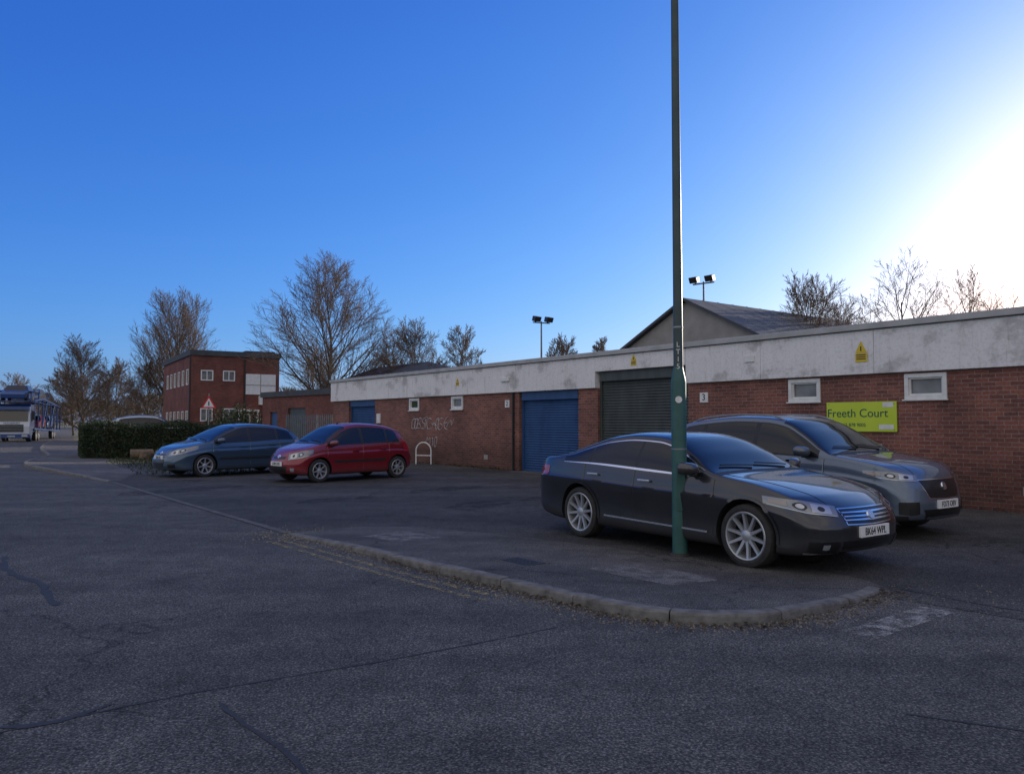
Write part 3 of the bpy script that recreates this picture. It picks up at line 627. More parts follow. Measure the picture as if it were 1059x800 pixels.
# ------------------------------------------------------------------ street furniture
LP=empty('street_lamp',(1.95,9.02,.03))
def lathe(prof,n=24,axis='z'):
    v=[];f=[]
    for r,h in prof:
        for k in range(n):
            t=2*math.pi*k/n
            v.append((r*math.cos(t),r*math.sin(t),h) if axis=='z' else (r*math.cos(t),h,r*math.sin(t)))
    for i in range(len(prof)-1):
        for k in range(n): 
            q=(i*n+k,i*n+(k+1)%n,(i+1)*n+(k+1)%n,(i+1)*n+k); f.append(q if axis=='z' else q[::-1])
    return v,f
v,f=lathe([(.088,-.05),(.088,1.98),(.084,2.02),(.062,2.12),(.056,2.16)],20); mesh_obj('base_column',v,f,M['postg'],LP,True,sharp=40)
v,f=lathe([(.056,2.15),(.054,3),(.048,5.5),(.042,8.2),(.04,8.3)],20); mesh_obj('shaft',v,f,M['postu'],LP,True)
v,f=lathe([(.12,-.04),(.118,-.005),(.09,.012)],18); mesh_obj('footing',v,f,M['tar'],LP,True)
mb=MB(); mb.prism((0,0,8.2),(-.5,-.3,8.5),.035,.03,10); mb.obj('bracket_arm',[M['postu']],LP,True)
mb=MB(); mb.box(-1.1,-.45,-.4,-.2,8.45,8.58); mb.obj('lantern',[M['galv']],LP,bevel=.04)
mb=MB(); mb.box(-.05,.05,-.096,-.086,.5,1.05); mb.obj('access_door',[M['postg']],LP,bevel=.003)
tw=-math.atan2(1.95,9.02)
dx_,dy_=math.sin(tw),-math.cos(tw)
for k,ch in enumerate('LT15'): text('column_number',ch,.085,(.062*dx_,.062*dy_,2.42-k*.085),(math.pi/2,0,tw),M['white'],LP)
mb=MB(); mb.prism((-.018,-.089,1.78),(-.0185,-.0925,1.78),.04,.04,14,0,True); mb.obj('sticker',[M['white']],LP)
mb=MB(); mb.prism((0,0,1.2),(0,0,1.215),.0915,.0915,20); mb.prism((0,0,2.62),(0,0,2.64),.059,.059,20); mb.obj('bands',[M['galv']],LP,True)
def flood(name,loc,h,rz):
    r=empty(name,loc,rz); mb=MB(); mb.prism((0,0,0),(0,0,h),.11,.06,8); mb.box(-.75,.75,-.05,.05,h-.15,h-.07); mb.obj('mast',[M['fence']],r)
    for s in(-1,1):
        mb=MB(); cx=s*.55
        mb.v+=[(cx-.28,-.35,h-.1),(cx+.28,-.35,h-.1),(cx+.18,.25,h+.05),(cx-.18,.25,h+.05),(cx-.28,-.55,h+.26),(cx+.28,-.55,h+.26),(cx+.18,.1,h+.42),(cx-.18,.1,h+.42)]
        mb.f+=[(0,3,2,1),(4,5,6,7),(0,1,5,4),(1,2,6,5),(2,3,7,6),(3,0,4,7)]; mb.m+=[0]*6; mb.obj('floodlight_head',[M['black']],r,bevel=.03)
        mb=MB(); mb.box(cx-.03,cx+.03,-.1,.02,h-.1,h+.1); mb.obj('yoke',[M['fence']],r)
flood('floodlight_mast',P(560,0,60),9.4,.5); flood('floodlight_mast',P(729,0,50),10.7,-.7)
TS=empty('triangular_warning_sign',(-17.7,45,0)); TS.rotation_euler.z=math.atan2(-45,17.7)+math.pi/2
mb=MB(); mb.prism((0,.04,0),(0,.04,3.2),.035,.035,8); mb.obj('pole',[M['galv']],TS)
mb=MB(); mb.poly([(-.42,0,2.35),(.42,0,2.35),(0,0,3.1)],0); mb.poly([(-.29,-.004,2.43),(.29,-.004,2.43),(0,-.004,2.94)],1); mb.box(-.03,.03,-.007,-.005,2.5,2.75,2)
mb.obj('sign_face',[M['red'],M['white'],M['ink']],TS)
# ------------------------------------------------------------------ vehicles
def wheel_mesh(name,R,w,rim,n,style):
    V=[];Fc=[];Mi=[]
    def add(v,f,m):
        b=len(V); V.extend(v); Fc.extend([tuple(b+i for i in q) for q in f]); Mi.extend([m]*len(f))
    h=w/2
    add(*lathe([(rim-.01,-h*.8),(rim+.01,-h*.95),(R-.05,-h),(R-.012,-h*.88),(R,-h*.6),(R+.001,0),(R,h*.6),(R-.012,h*.88),(R-.05,h),(rim+.025,h*1.0),(rim+.006,h*.93),(rim-.008,h*.85)],40,'y'),0)
    add(*lathe([(rim+.006,h*.90),(rim-.004,h*.98),(rim-.018,h*.95),(rim-.03,h*.6),(rim-.035,-h*.8)],40,'y'),1)
    add(*lathe([(rim-.02,-h*.1),(.02,-h*.1),(.0,-h*.1)],30,'y'),2)
    add(*lathe([(rim*.60,h*.0),(rim*.60,h*.1),(.05,h*.1)],30,'y'),3)
    add(*lathe([(.075,h*.2),(.07,h*.72),(.05,h*.8),(.0,h*.82)],20,'y'),1)
    for k in range(n):
        base=2*math.pi*k/n
        arms=[0] if style=='single' else [-.16,.16]
        for a in arms:
            t1=base+a*.35; t2=base+a; w1=.020 if style!='single' else .026; w2=.013 if style!='single' else .018
            r1=.045;r2=rim-.012
            def pt(r,t,o,y): return (r*math.cos(t)-o*math.sin(t),y,r*math.sin(t)+o*math.cos(t))
            vs=[];
            for r,t,ww,y in((r1,t1,w1,h*.76),((r1+r2)/2,(t1+t2)/2,(w1+w2)/2*.9,h*.80),(r2,t2,w2,h*.93)):
                vs+=[pt(r,t,-ww,y-.035),pt(r,t,-ww*.7,y),pt(r,t,ww*.7,y),pt(r,t,ww,y-.035)]
            fs=[]
            for i in(0,4):
                for j in range(3): fs.append((i+j,i+j+1,i+j+5,i+j+4))
            add(vs,fs,1)
    me=bpy.data.meshes.new(name); me.from_pydata(V,[],Fc)
    for m in(M['rubber'],M['alloyd'] if style=='dark' else M['alloy'],M['grille'],M['black']): me.materials.append(m)
    me.polygons.foreach_set('material_index',Mi); me.polygons.foreach_set('use_smooth',[True]*len(Fc))
    bm=bmesh.new(); bm.from_mesh(me); bmesh.ops.recalc_face_normals(bm,faces=bm.faces); bm.to_mesh(me); bm.free()
    me.set_sharp_from_angle(angle=math.radians(35)); return me
def empty_child(name,parent,loc):
    e=bpy.data.objects.new(name,None); e.location=loc; e.parent=parent; COL.objects.link(e); return e
def car(name,sp,loc,heading,paintm,plate_txt=''):
    root=empty(name,loc,math.atan2(heading[1],heading[0]))
    Ln=sp['L'];Wd=sp['W']/2
    ztop=pchip(*zip(*sp['top'])); zbelt=pchip(*zip(*sp['belt'])); zbot=pchip(*zip(*sp['bot'])); wf=pchip(*zip(*sp['plan']))
    st=set(np.round(np.concatenate([np.linspace(0,Ln,int(Ln/.04)),[.006,.015,.03,.06,Ln-.006,Ln-.015,Ln-.03,Ln-.06]]),4))
    lines=sp['doors']
    for q in lines: 
        st={s for s in st if abs(s-q)>.016}; st|={q-.012,q-.004,q+.004,q+.012}
    st|=set(x for x in sp['ws']+sp['rg']); st=sorted(st)
    T=[0,.04,.09,.14,.147,.2,.27,.34,.41,.48,.55,.60,.65,.69,.72,.735,.75,.78,.83,.88,.93,.97,1.0]
    side=pchip([0,.05,.14,.3,.5,.69,.735,.76,.88,1],sp.get('side',[.93,.965,.978,.976,.984,1.0,.998,.976,.968,.945]))
    Vv=[.02,.085,.13,.2,.3,.4,.5,.6,.7,.8,.87,.915,.95,1.0]
    A=[.04,.08,.13,.19,.26,.34,.43,.53,.63,.73,.82,.91,1.0]
    nb=3
    k_t=sp.get('tumble',.42); 
    def section(q):
        zt=ztop(q);zb=min(zbelt(q),zt-.004);z0=zbot(q);Wq=Wd*wf(q); pts=[]
        for k in range(nb): pts.append((Wq*.9*k/nb,z0+.0))
        for t in T: pts.append((Wq*side(t),z0+(zb-z0)*t))
        h=zt-zb; yb=Wq*side(1.0); dr=min(.085,.40*h); hz=h-dr
        for v in Vv: pts.append((yb-k_t*hz*v+.015*min(1,h*3)*math.sin(math.pi*v)-.02*min(1,h*3)*v*v,zb+hz*v))
        yr=pts[-1][0]; zr=pts[-1][1]
        for a in A:
            th=a*math.pi/2; e=2/2.5; pts.append((yr*abs(math.cos(th))**e if a<1 else 0.0,zr+(zt-zr)*math.sin(th)**e))
        return pts
    cf=sp.get('bowf',.26); cr_=sp.get('bowr',.12)
    def deform(q,y,z):
        x=Ln/2-q; u=min(1,abs(y)/Wd)
        if q<1.0: x-=cf*u**2.4*(1-q/1.0)**1.5
        if Ln-q<.8: x+=cr_*u**2.2*(1-(Ln-q)/.8)**1.5
        if q<.3: x-=(1-q/.3)*sp.get('rakef',.10)*max(0,(z-.48))/.3*1.0 + (1-q/.3)*.05*max(0,.32-z)/.12
        if Ln-q<.3: x+=(1-(Ln-q)/.3)*.05*max(0,z-.6)/.3
        return x
    secs=[section(q) for q in st]; npt=len(secs[0]); ring=2*npt-2
    V=[]
    for q,sc in zip(st,secs):
        full=[(y,z) for y,z in sc]+[(-y,z) for y,z in sc[-2:0:-1]]
        for j,(y,z) in enumerate(full):
            jj=j if j<npt else ring-j
            ins=0
            for l in lines:
                if abs(q-l)<.005 and nb+3<=jj<=nb+len(T)-1: ins=.008
            yy=y-math.copysign(ins,y) if abs(y)>.1 else y
            V.append((deform(q,y,z),yy,z))
    Fc=[];Mi=[]
    jT0=nb; jV0=nb+len(T); jA0=jV0+len(Vv)
    for i in range(len(st)-1):
        qm=(st[i]+st[i+1])/2; narrow=(st[i+1]-st[i])<.0085
        zt=ztop(qm);hh=zt-zbelt(qm)
        for j in range(ring):
            a=i*ring+j;b=i*ring+(j+1)%ring; Fc.append((a,b,b+ring,a+ring))
            jj=j if j<npt-1 else ring-1-j
            m=0
            if jj<nb: m=2
            elif jj<jV0-1:
                t=T[jj-jT0]
                if t<sp.get('clad',.04): m=2
                if narrow and any(abs(qm-l)<.005 for l in lines) and t>=.14: m=2
                if abs(t-.14)<.001 and lines[0]<qm<lines[-1]: m=2
            elif jj<jA0-1:
                vi=jj-(jV0-1); lo=([0]+Vv)[vi]
                q0=sp['win'][0]; q1=sp['win'][1]-sp.get('slant',0)*lo
                if q0<qm<q1 and hh>.07:
                    if lo>=.08 and lo<.91: m=1
                    elif .02<=lo<.08 : m=3 if sp.get('chrome') else 2
                    elif lo>=.91 and lo<.95: m=3 if sp.get('chrome') else 2
                    for p0,p1 in sp['pillars']:
                        if p0<qm<p1 and m==1: m=2
            else:
                ai=jj-(jA0-1); lo=([0]+A)[ai]
                for k,(r0,r1) in enumerate((sp['ws'],sp['rg'])):
                    if r0<qm<r1:
                        if lo>=.08: m=1
                        elif lo>=.04: m=2
                    if k==0 and r0-.10<qm<=r0 and lo>=.08: m=2
            Mi.append(m)
    for (idx,flip) in((0,False),(len(st)-1,True)):
        q=st[idx]; sc=secs[idx]; full=[(y,z) for y,z in sc]+[(-y,z) for y,z in sc[-2:0:-1]]
        zc=(ztop(q)+zbot(q))/2; prev=[idx*ring+j for j in range(ring)]; 
        for s in(.85,.65,.4,.15):
            cur=[]
            for y,z in full:
                y2=y*s; z2=zc+(z-zc)*s; cur.append(len(V)); x=deform(q,y2,z2); V.append((x+(.02 if not flip else -.02)*(1-s*s),y2,z2))
            for j in range(ring):
                qd=(prev[j],cur[j],cur[(j+1)%ring],prev[(j+1)%ring]); Fc.append(qd if not flip else qd[::-1]); Mi.append(0)
            prev=cur
        Fc.append(tuple(prev) if not flip else tuple(prev[::-1])); Mi.append(0)
    me=bpy.data.meshes.new('body'); me.from_pydata(V,[],Fc)
    bm=bmesh.new(); bm.from_mesh(me)
    bm.faces.ensure_lookup_table()
    for f_,m_ in zip(bm.faces,Mi): f_.material_index=m_
    bmesh.ops.recalc_face_normals(bm,faces=bm.faces); bmesh.ops.remove_doubles(bm,verts=bm.verts,dist=.0004)
    bvh=BVHTree.FromBMesh(bm); bm.to_mesh(me); bm.free()
    for m_ in(paintm,M['cglass'],M['black'],M['chrome'] if sp.get('chrome') else M['black'],M['black']): me.materials.append(m_)
    me.polygons.foreach_set('use_smooth',[True]*len(me.polygons)); me.set_sharp_from_angle(angle=math.radians(38))
    body=link(bpy.data.objects.new('body',me),root)
    R=sp['R']; ax=[Ln/2-sp['ax'][0],Ln/2-sp['ax'][1]]; cutv=[];cutf=[]
    for x in ax:
        for s in(-1,1):
            vs=[];n=40; b=len(cutv); ra=R+.045
            for y in(s*(Wd-.34),s*(Wd+.2)):
                for k in range(n):
                    t=2*math.pi*k/n; vs.append((x+ra*math.cos(t),y,R+.01+ra*math.sin(t)))
            cutv+=vs
            for k in range(n): 
                qd=(b+k,b+(k+1)%n,b+n+(k+1)%n,b+n+k); cutf.append(qd)
            cutf.append(tuple(b+k for k in range(n))); cutf.append(tuple(b+n+k for k in range(n)))
    cme=bpy.data.meshes.new('cut'); cme.from_pydata(cutv,[],cutf); bm=bmesh.new(); bm.from_mesh(cme); bmesh.ops.recalc_face_normals(bm,faces=bm.faces); bm.to_mesh(cme); bm.free()
    for _ in range(5): cme.materials.append(M['black'])
    cme.polygons.foreach_set('material_index',[4]*len(cme.polygons))
    cobj=bpy.data.objects.new('cut',cme); COL.objects.link(cobj); cobj.parent=root
    md=body.modifiers.new('b','BOOLEAN'); md.operation='DIFFERENCE'; md.object=cobj; md.solver='EXACT'
    try: md.material_mode='INDEX'
    except Exception: pass
    bpy.context.view_layer.update()
    dg=bpy.context.evaluated_depsgraph_get(); nm=bpy.data.meshes.new_from_object(body.evaluated_get(dg)); body.modifiers.clear(); body.data=nm; bpy.data.objects.remove(cobj)
    wm=wheel_mesh('wheel',R,sp.get('tw',.225),sp['rim'],sp['spokes'],sp['wstyle'])
    for i,x in enumerate(ax):
        for s in(-1,1):
            o=link(bpy.data.objects.new('wheel_%s'%('fr'[i]+'rl'[s>0]),wm),root); o.location=(x,s*(Wd-sp.get('tw',.225)/2-.02),R); o.rotation_euler=(0,.35*i+.2*s,0 if s>0 else math.pi)
    def cast(az,h,z):
        Dv=Vector((math.cos(az),math.sin(az),0));Hv=Vector((-math.sin(az),math.cos(az),0))
        r=bvh.ray_cast(Hv*h+Dv*6+Vector((0,0,z)),-Dv); 
        if r[0] is None: return None,None
        n=r[1]; 
        if n.dot(Dv)<0:n=-n
        return r[0],n
    def lerpl(P,t):
        n=len(P)-1; x=t*n; i=min(int(x),n-1); f=x-i; return (P[i][0]*(1-f)+P[i+1][0]*f,P[i][1]*(1-f)+P[i+1][1]*f)
    def patch(nm_,az,top,bot,m,off=.004,nu=14,nv=5,mirror=False):
        for sgn in((1,-1) if mirror else (1,)):
            v=[];ok=[];f=[]
            for a in range(nu+1):
                p=lerpl(top,a/nu);q=lerpl(bot,a/nu)
                for b in range(nv+1):
                    t=b/nv; h=p[0]*(1-t)+q[0]*t; z=p[1]*(1-t)+q[1]*t
                    hit,n=cast(az*sgn,h*sgn,z); ok.append(hit is not None); v.append(hit+n*off if hit else Vector((0,0,.5)))
            for a in range(nu):
                for b in range(nv):
                    i=a*(nv+1)+b; q=(i,i+1,i+nv+2,i+nv+1)
                    if all(ok[k] for k in q): f.append(q if sgn>0 else q[::-1])
            if f: mesh_obj(nm_,v,f,m,root,True)
    def hx(az,x,y): return -math.sin(az)*x+math.cos(az)*y
    az=math.radians(sp.get('hlaz',32)); (q1,y1,zt1,zb1),(q2,y2,zt2,zb2)=sp['hl']
    ha=hx(az,Ln/2-q1,y1);hb=hx(az,Ln/2-q2,y2); hm=(ha+hb)/2
    zt_=(zt1+zt2)/2+.012; zb_=zb1*.6+zb2*.4-.008
    patch('headlight',az,[(ha,zt1),(hm,zt_),(hb,zt2)],[(ha,zb1),(hm,zb_),(hb,zb2)],M['lens'],.004,18,5,True)
    def shrink(f1,f2,g1,g2,rnd_=False):
        T_=[];B_=[]
        for k in range(9):
            f=f1+(f2-f1)*k/8; h=ha+(hb-ha)*f; tz=lerpl([(0,zt1),(0,zt_),(0,zt2)],f)[1]; bz=lerpl([(0,zb1),(0,zb_),(0,zb2)],f)[1]
            c=bz+(tz-bz)*(g1+g2)/2; r=(tz-bz)*(g2-g1)/2*(math.sqrt(max(.03,1-(2*k/8-1)**2)) if rnd_ else 1)
            T_.append((h,c+r));B_.append((h,c-r))
        return T_,B_
    a_,b_=shrink(.10,.42,.15,.85); patch('headlight_reflector_inner',az,a_,b_,M['lens_in'],.007,10,4,True)
    a_,b_=shrink(.20,.32,.3,.7,True); patch('headlight_bulb_inner',az,a_,b_,M['grille'],.009,8,3,True)
    a_,b_=shrink(.48,.68,.2,.8,True); patch('headlight_reflector_outer',az,a_,b_,M['grille'],.007,10,4,True)
    a_,b_=shrink(.52,.64,.3,.7,True); patch('headlight_projector',az,a_,b_,M['lens_in'],.009,8,3,True)
    a_,b_=shrink(.74,.94,.3,.75); patch('indicator',az,a_,b_,M['amber'],.007,6,3,True)
    a_,b_=shrink(.03,.96,.0,.08); patch('light_guide',az,a_,b_,M['lens_in'],.0075,16,1,True)
    for nm_,y0,y1_,z0_,z1_,tp,mt,of in sp['front']:
        for mir in ((1,-1) if y0>0.01 else (1,)):
            ya,yb_=(y0*mir,y1_*mir) if y0>0.01 else (-y1_,y1_)
            patch(nm_,0,[(ya,z1_),((ya+yb_)/2,z1_),(yb_,z1_)],[(ya+(tp if y0<=0.01 else 0),z0_),((ya+yb_)/2,z0_-.01),(yb_-(tp if y0<=0.01 else 0),z0_)],M[mt],of,20,3)
    hit,n=cast(0,0,sp['badge'])
    mb=MB(); mb.prism(hit+n*.004,hit+n*.018,.055,.05,24,0,True); mb.obj('badge',[M['chrome']],root,True,sharp=30)
    hit,n=cast(0,0,sp['plz']); px=hit.x+.014
    pl=empty_child('front_number_plate',root,(px,0,sp['plz']))
    mb=MB(); mb.box(-.03,.0,-.26,.26,-.056,.056,0); mb.obj('plate',[M['plate']],pl,bevel=.003)
    text('plate_text',plate_txt,.105,(.003,0,-.002),(math.pi/2,0,math.pi/2),M['ink'],pl,sx=.82)
    az2=math.radians(145); (q1,y1,zt1,zb1),(q2,y2,zt2,zb2)=sp['tl']; ha=hx(az2,Ln/2-q1,y1);hb=hx(az2,Ln/2-q2,y2)
    patch('tail_lamp',az2,[(ha,zt1),(hb,zt2)],[(ha,zb1),(hb,zb2)],M['tail'],.004,12,5,True)
    for x in ax:
        top=[];bot=[]; ra=R+.042; lw=sp.get('lip',.03)
        for k in range(25):
            t=math.radians(-8+196*k/24); top.append((-(x+(ra+lw)*math.cos(t)),R+.01+(ra+lw)*math.sin(t))); bot.append((-(x+ra*math.cos(t)),R+.01+ra*math.sin(t)))
        patch('arch_lip',math.pi/2,top,bot,paintm,.010,48,2,True)
    for q,z in sp['handles']:
        for s in(1,-1):
            hit,n=cast(s*math.pi/2,-(Ln/2-q)*s,z)
            if hit is None: continue
            y0,y1_=sorted((hit.y+s*.018,hit.y+s*.042)); mb=MB(); mb.box(hit.x-.10,hit.x+.10,y0,y1_,z-.014,z+.014)
            y0,y1_=sorted((hit.y,hit.y+s*.025)); mb.box(hit.x-.09,hit.x-.06,y0,y1_,z-.012,z+.012); mb.box(hit.x+.06,hit.x+.09,y0,y1_,z-.012,z+.012)
            mb.obj('door_handle',[M['chrome'] if sp.get('chrome') else paintm],root,bevel=.006)
    if sp.get('chrome'):
        x0=Ln/2-sp['ax'][0]-.5;x1=Ln/2-sp['ax'][1]+.5
        patch('side_chrome_strip',math.pi/2,[(-x0,.335),(-x1,.355)],[(-x0,.314),(-x1,.334)],M['chrome'],.012,30,1,True)
    mq,mz=sp['mirror']; 
    for s in(1,-1):
        hit,n=cast(s*math.pi/2,-(Ln/2-mq)*s,mz-.03)
        yb=abs(hit.y) if hit else Wd*.9
        me2=bpy.data.meshes.new('mirror_shell'); bm=bmesh.new(); bmesh.ops.create_uvsphere(bm,u_segments=16,v_segments=10,radius=1)
        for v_ in bm.verts:
            c=v_.co; x=c.x; sy=math.copysign(abs(c.y)**.7,c.y); sz=math.copysign(abs(c.z)**.7,c.z)
            v_.co=Vector((x*.10 if x>0 else x*.035,sy*.125,sz*.075)); v_.co.z+=.01*sy*s; v_.co.x-=.03*sy*s
        bm.to_mesh(me2); bm.free(); me2.materials.append(paintm); me2.polygons.foreach_set('use_smooth',[True]*len(me2.polygons))
        o=link(bpy.data.objects.new('mirror_shell',me2),root); o.location=(Ln/2-mq,s*(yb+.13),mz+.045)
        y0,y1_=sorted((s*(yb-.02),s*(yb+.08))); mb=MB(); mb.box(Ln/2-mq-.03,Ln/2-mq+.04,y0,y1_,mz-.045,mz-.01); mb.obj('mirror_arm',[M['black']],root,bevel=.01)
        mb=MB(); mb.box(Ln/2-mq-.042,Ln/2-mq-.036,s*(yb+.13)-.10,s*(yb+.13)+.10,mz-.01,mz+.1); mb.obj('mirror_glass',[M['glass']],root,bevel=.002)
    mb=MB()
    for y0,y1_ in((.55,.02),(-.08,-.6)):
        pts=[]
        for t in np.linspace(0,1,6):
            y=y0+(y1_-y0)*t; q=sp['ws'][0]+.06+.05*t; r=bvh.ray_cast(Vector((Ln/2-q,y,3)),Vector((0,0,-1)))
            if r[0]: pts.append(r[0]+Vector((0,0,.02)))
        for a,b in zip(pts,pts[1:]): mb.prism(a,b,.009,.009,4)
    mb.obj('wipers',[M['black']],root)
    mb=MB()
    for s in(1,-1):
        pts=[]
        for t in np.linspace(0,1,24):
            q=sp['bon'][0]+(sp['bon'][1]-sp['bon'][0])*t; y=s*Wd*(sp['bon'][2]+(sp['bon'][3]-sp['bon'][2])*t); r=bvh.ray_cast(Vector((Ln/2-q,y,3)),Vector((0,0,-1)))
            if r[0]: pts.append(r[0]+Vector((0,0,.001)))
        for a,b in zip(pts,pts[1:]): mb.prism(a,b,.0035,.0035,4)
    mb.obj('bonnet_gap',[M['ink']],root)
    if sp.get('rails'):
        mb=MB()
        for s in(1,-1):
            pts=[]
            for t in np.linspace(0,1,16):
                q=sp['rails'][0]+(sp['rails'][1]-sp['rails'][0])*t; r=bvh.ray_cast(Vector((Ln/2-q,s*Wd*.66,3)),Vector((0,0,-1))); pts.append(r[0]+Vector((0,0,.035*min(1,8*t,8*(1-t)))))
            for a,b in zip(pts,pts[1:]): mb.prism(a,b,.014,.014,6)
        mb.obj('roof_rails',[M['galv']],root,True)
    if sp.get('strip'):
        x0=Ln/2-sp['ax'][0]-.42;x1=Ln/2-sp['ax'][1]+.42; z=sp['strip']
        patch('door_rubbing_strip',math.pi/2,[(-x0,z+.03),(-x1,z+.035)],[(-x0,z-.03),(-x1,z-.025)],M['black'],.010,30,1,True)
    r=bvh.ray_cast(Vector((Ln/2-sp['aer'],0,3)),Vector((0,0,-1)))
    mb=MB(); mb.prism(r[0],r[0]+Vector((-.10,0,.06)),.02,.004,6); mb.obj('aerial',[M['black']],root)
    return root
plan=lambda L_:[(0,.78),(.05,.86),(.15,.925),(.35,.965),(.8,.99),(1.3,1),(L_-1.2,1),(L_-.6,.975),(L_-.25,.93),(L_-.08,.87),(L_,.80)]
saloon=dict(L=4.76,W=1.855,R=.335,rim=.255,spokes=10,wstyle='single',tw=.235,ax=(.90,3.61),chrome=True,tumble=.50,
 top=[(0,.60),(.04,.655),(.12,.715),(.35,.80),(.8,.90),(1.25,.965),(1.38,1.0),(1.75,1.205),(2.1,1.355),(2.35,1.405),(2.75,1.42),(3.15,1.385),(3.6,1.27),(4.05,1.12),(4.25,1.075),(4.58,1.05),(4.70,1.02),(4.74,.93),(4.76,.82)],
 belt=[(0,.56),(.12,.665),(.5,.78),(1.2,.895),(2.4,.935),(3.6,.985),(4.3,.995),(4.68,.94),(4.76,.75)],
 bot=[(0,.24),(.15,.20),(.8,.19),(2.4,.19),(4,.21),(4.6,.28),(4.76,.36)],plan=plan(4.76),
 ws=[1.36,2.12],rg=[3.2,4.12],win=[1.5,3.98],pillars=[(2.55,2.62),(3.40,3.44)],doors=[1.33,2.58,3.52],side=[.93,.962,.972,.970,.980,.998,1.0,.972,.958,.93],
 hl=[(.14,.44,.685,.585),(.68,.88,.775,.70)],tl=[(4.74,.55,.93,.80),(4.38,.9,.93,.80)],
 front=[('grille_surround',0,.43,.505,.665,.03,'chrome',.003),('grille',0,.415,.515,.655,.03,'grille',.006),('grille_bar_1',0,.41,.545,.555,0,'chrome',.012),('grille_bar_2',0,.41,.58,.59,0,'chrome',.012),('grille_bar_3',0,.415,.615,.625,0,'chrome',.012),
   ('lower_intake',0,.47,.235,.345,.04,'grille',.005),('fog_intake',.50,.78,.25,.345,0,'grille',.005),('fog_lamp',.61,.68,.275,.32,0,'lens_in',.010),('chrome_trim',.48,.80,.225,.24,0,'chrome',.012)],
 badge=.585,plz=.43,handles=[(2.38,.83),(3.32,.86)],mirror=(1.62,.965),bon=(.16,1.3,.52,.80),aer=3.35)
suv=dict(L=4.60,W=1.88,R=.355,rim=.245,spokes=5,wstyle='twin',tw=.235,ax=(.90,3.61),tumble=.36,clad=.14,lip=.03,hlaz=38,rakef=.06,
 top=[(0,.72),(.05,.84),(.14,.92),(.4,1.0),(.9,1.075),(1.12,1.11),(1.3,1.22),(1.65,1.44),(1.95,1.585),(2.3,1.645),(2.8,1.66),(3.5,1.61),(4.0,1.52),(4.2,1.46),(4.4,1.2),(4.5,1.08),(4.58,.98),(4.6,.85)],
 belt=[(0,.66),(.12,.82),(.5,.93),(1.15,1.02),(2.4,1.06),(3.6,1.12),(4.2,1.15),(4.5,1.02),(4.6,.8)],
 bot=[(0,.27),(.15,.24),(.8,.24),(2.4,.24),(4,.25),(4.4,.32),(4.6,.42)],plan=plan(4.60),
 ws=[1.14,1.98],rg=[4.02,4.42],win=[1.3,4.05],slant=.25,pillars=[(2.36,2.44),(3.36,3.44)],doors=[1.22,2.40,3.46],
 hl=[(.12,.50,.84,.76),(.64,.90,.90,.825)],tl=[(4.56,.6,1.05,.88),(4.23,.92,1.05,.88)],
 front=[('grille_surround',0,.50,.535,.785,.12,'chrome',.003),('grille',0,.485,.545,.775,.12,'grille',.006),('lower_intake',0,.5,.27,.40,.06,'grille',.005),('side_intake',.56,.80,.34,.50,0,'grille',.005),('skid_trim',0,.55,.25,.262,0,'galv',.010)],
 badge=.69,plz=.46,handles=[(2.2,.92),(3.22,.95)],mirror=(1.5,1.08),bon=(.14,1.1,.52,.82),aer=3.7,rails=(2.0,3.8))
mini=dict(L=3.85,W=1.67,R=.30,rim=.205,spokes=7,wstyle='single',tw=.19,ax=(.76,3.22),tumble=.40,hlaz=38,strip=.52,
 top=[(0,.62),(.04,.70),(.12,.78),(.35,.87),(.7,.96),(.85,1.0),(1.2,1.22),(1.55,1.42),(1.8,1.495),(2.15,1.52),(2.6,1.50),(3.1,1.42),(3.4,1.30),(3.6,1.08),(3.76,.92),(3.83,.78),(3.85,.66)],
 belt=[(0,.56),(.12,.72),(.4,.82),(.85,.91),(2.0,.94),(3.0,.97),(3.5,.95),(3.75,.85),(3.85,.62)],
 bot=[(0,.24),(.15,.2),(.8,.19),(2.4,.19),(3.5,.22),(3.85,.34)],plan=plan(3.85),
 ws=[.86,1.62],rg=[3.28,3.60],win=[1.0,3.35],slant=.18,pillars=[(2.02,2.10),(2.84,2.90)],doors=[.98,2.06,2.92],
 hl=[(.12,.38,.72,.58),(.56,.80,.84,.70)],tl=[(3.78,.5,1.0,.72),(3.5,.82,1.0,.72)],
 front=[('grille',0,.30,.60,.66,.02,'grille',.006),('lower_intake',0,.42,.26,.42,.05,'grille',.005),('fog_lamp',.52,.62,.30,.38,0,'lens_in',.006)],
 badge=.66,plz=.48,handles=[(1.86,.80),(2.74,.83)],mirror=(1.12,.95),bon=(.14,.84,.45,.78),aer=1.75)
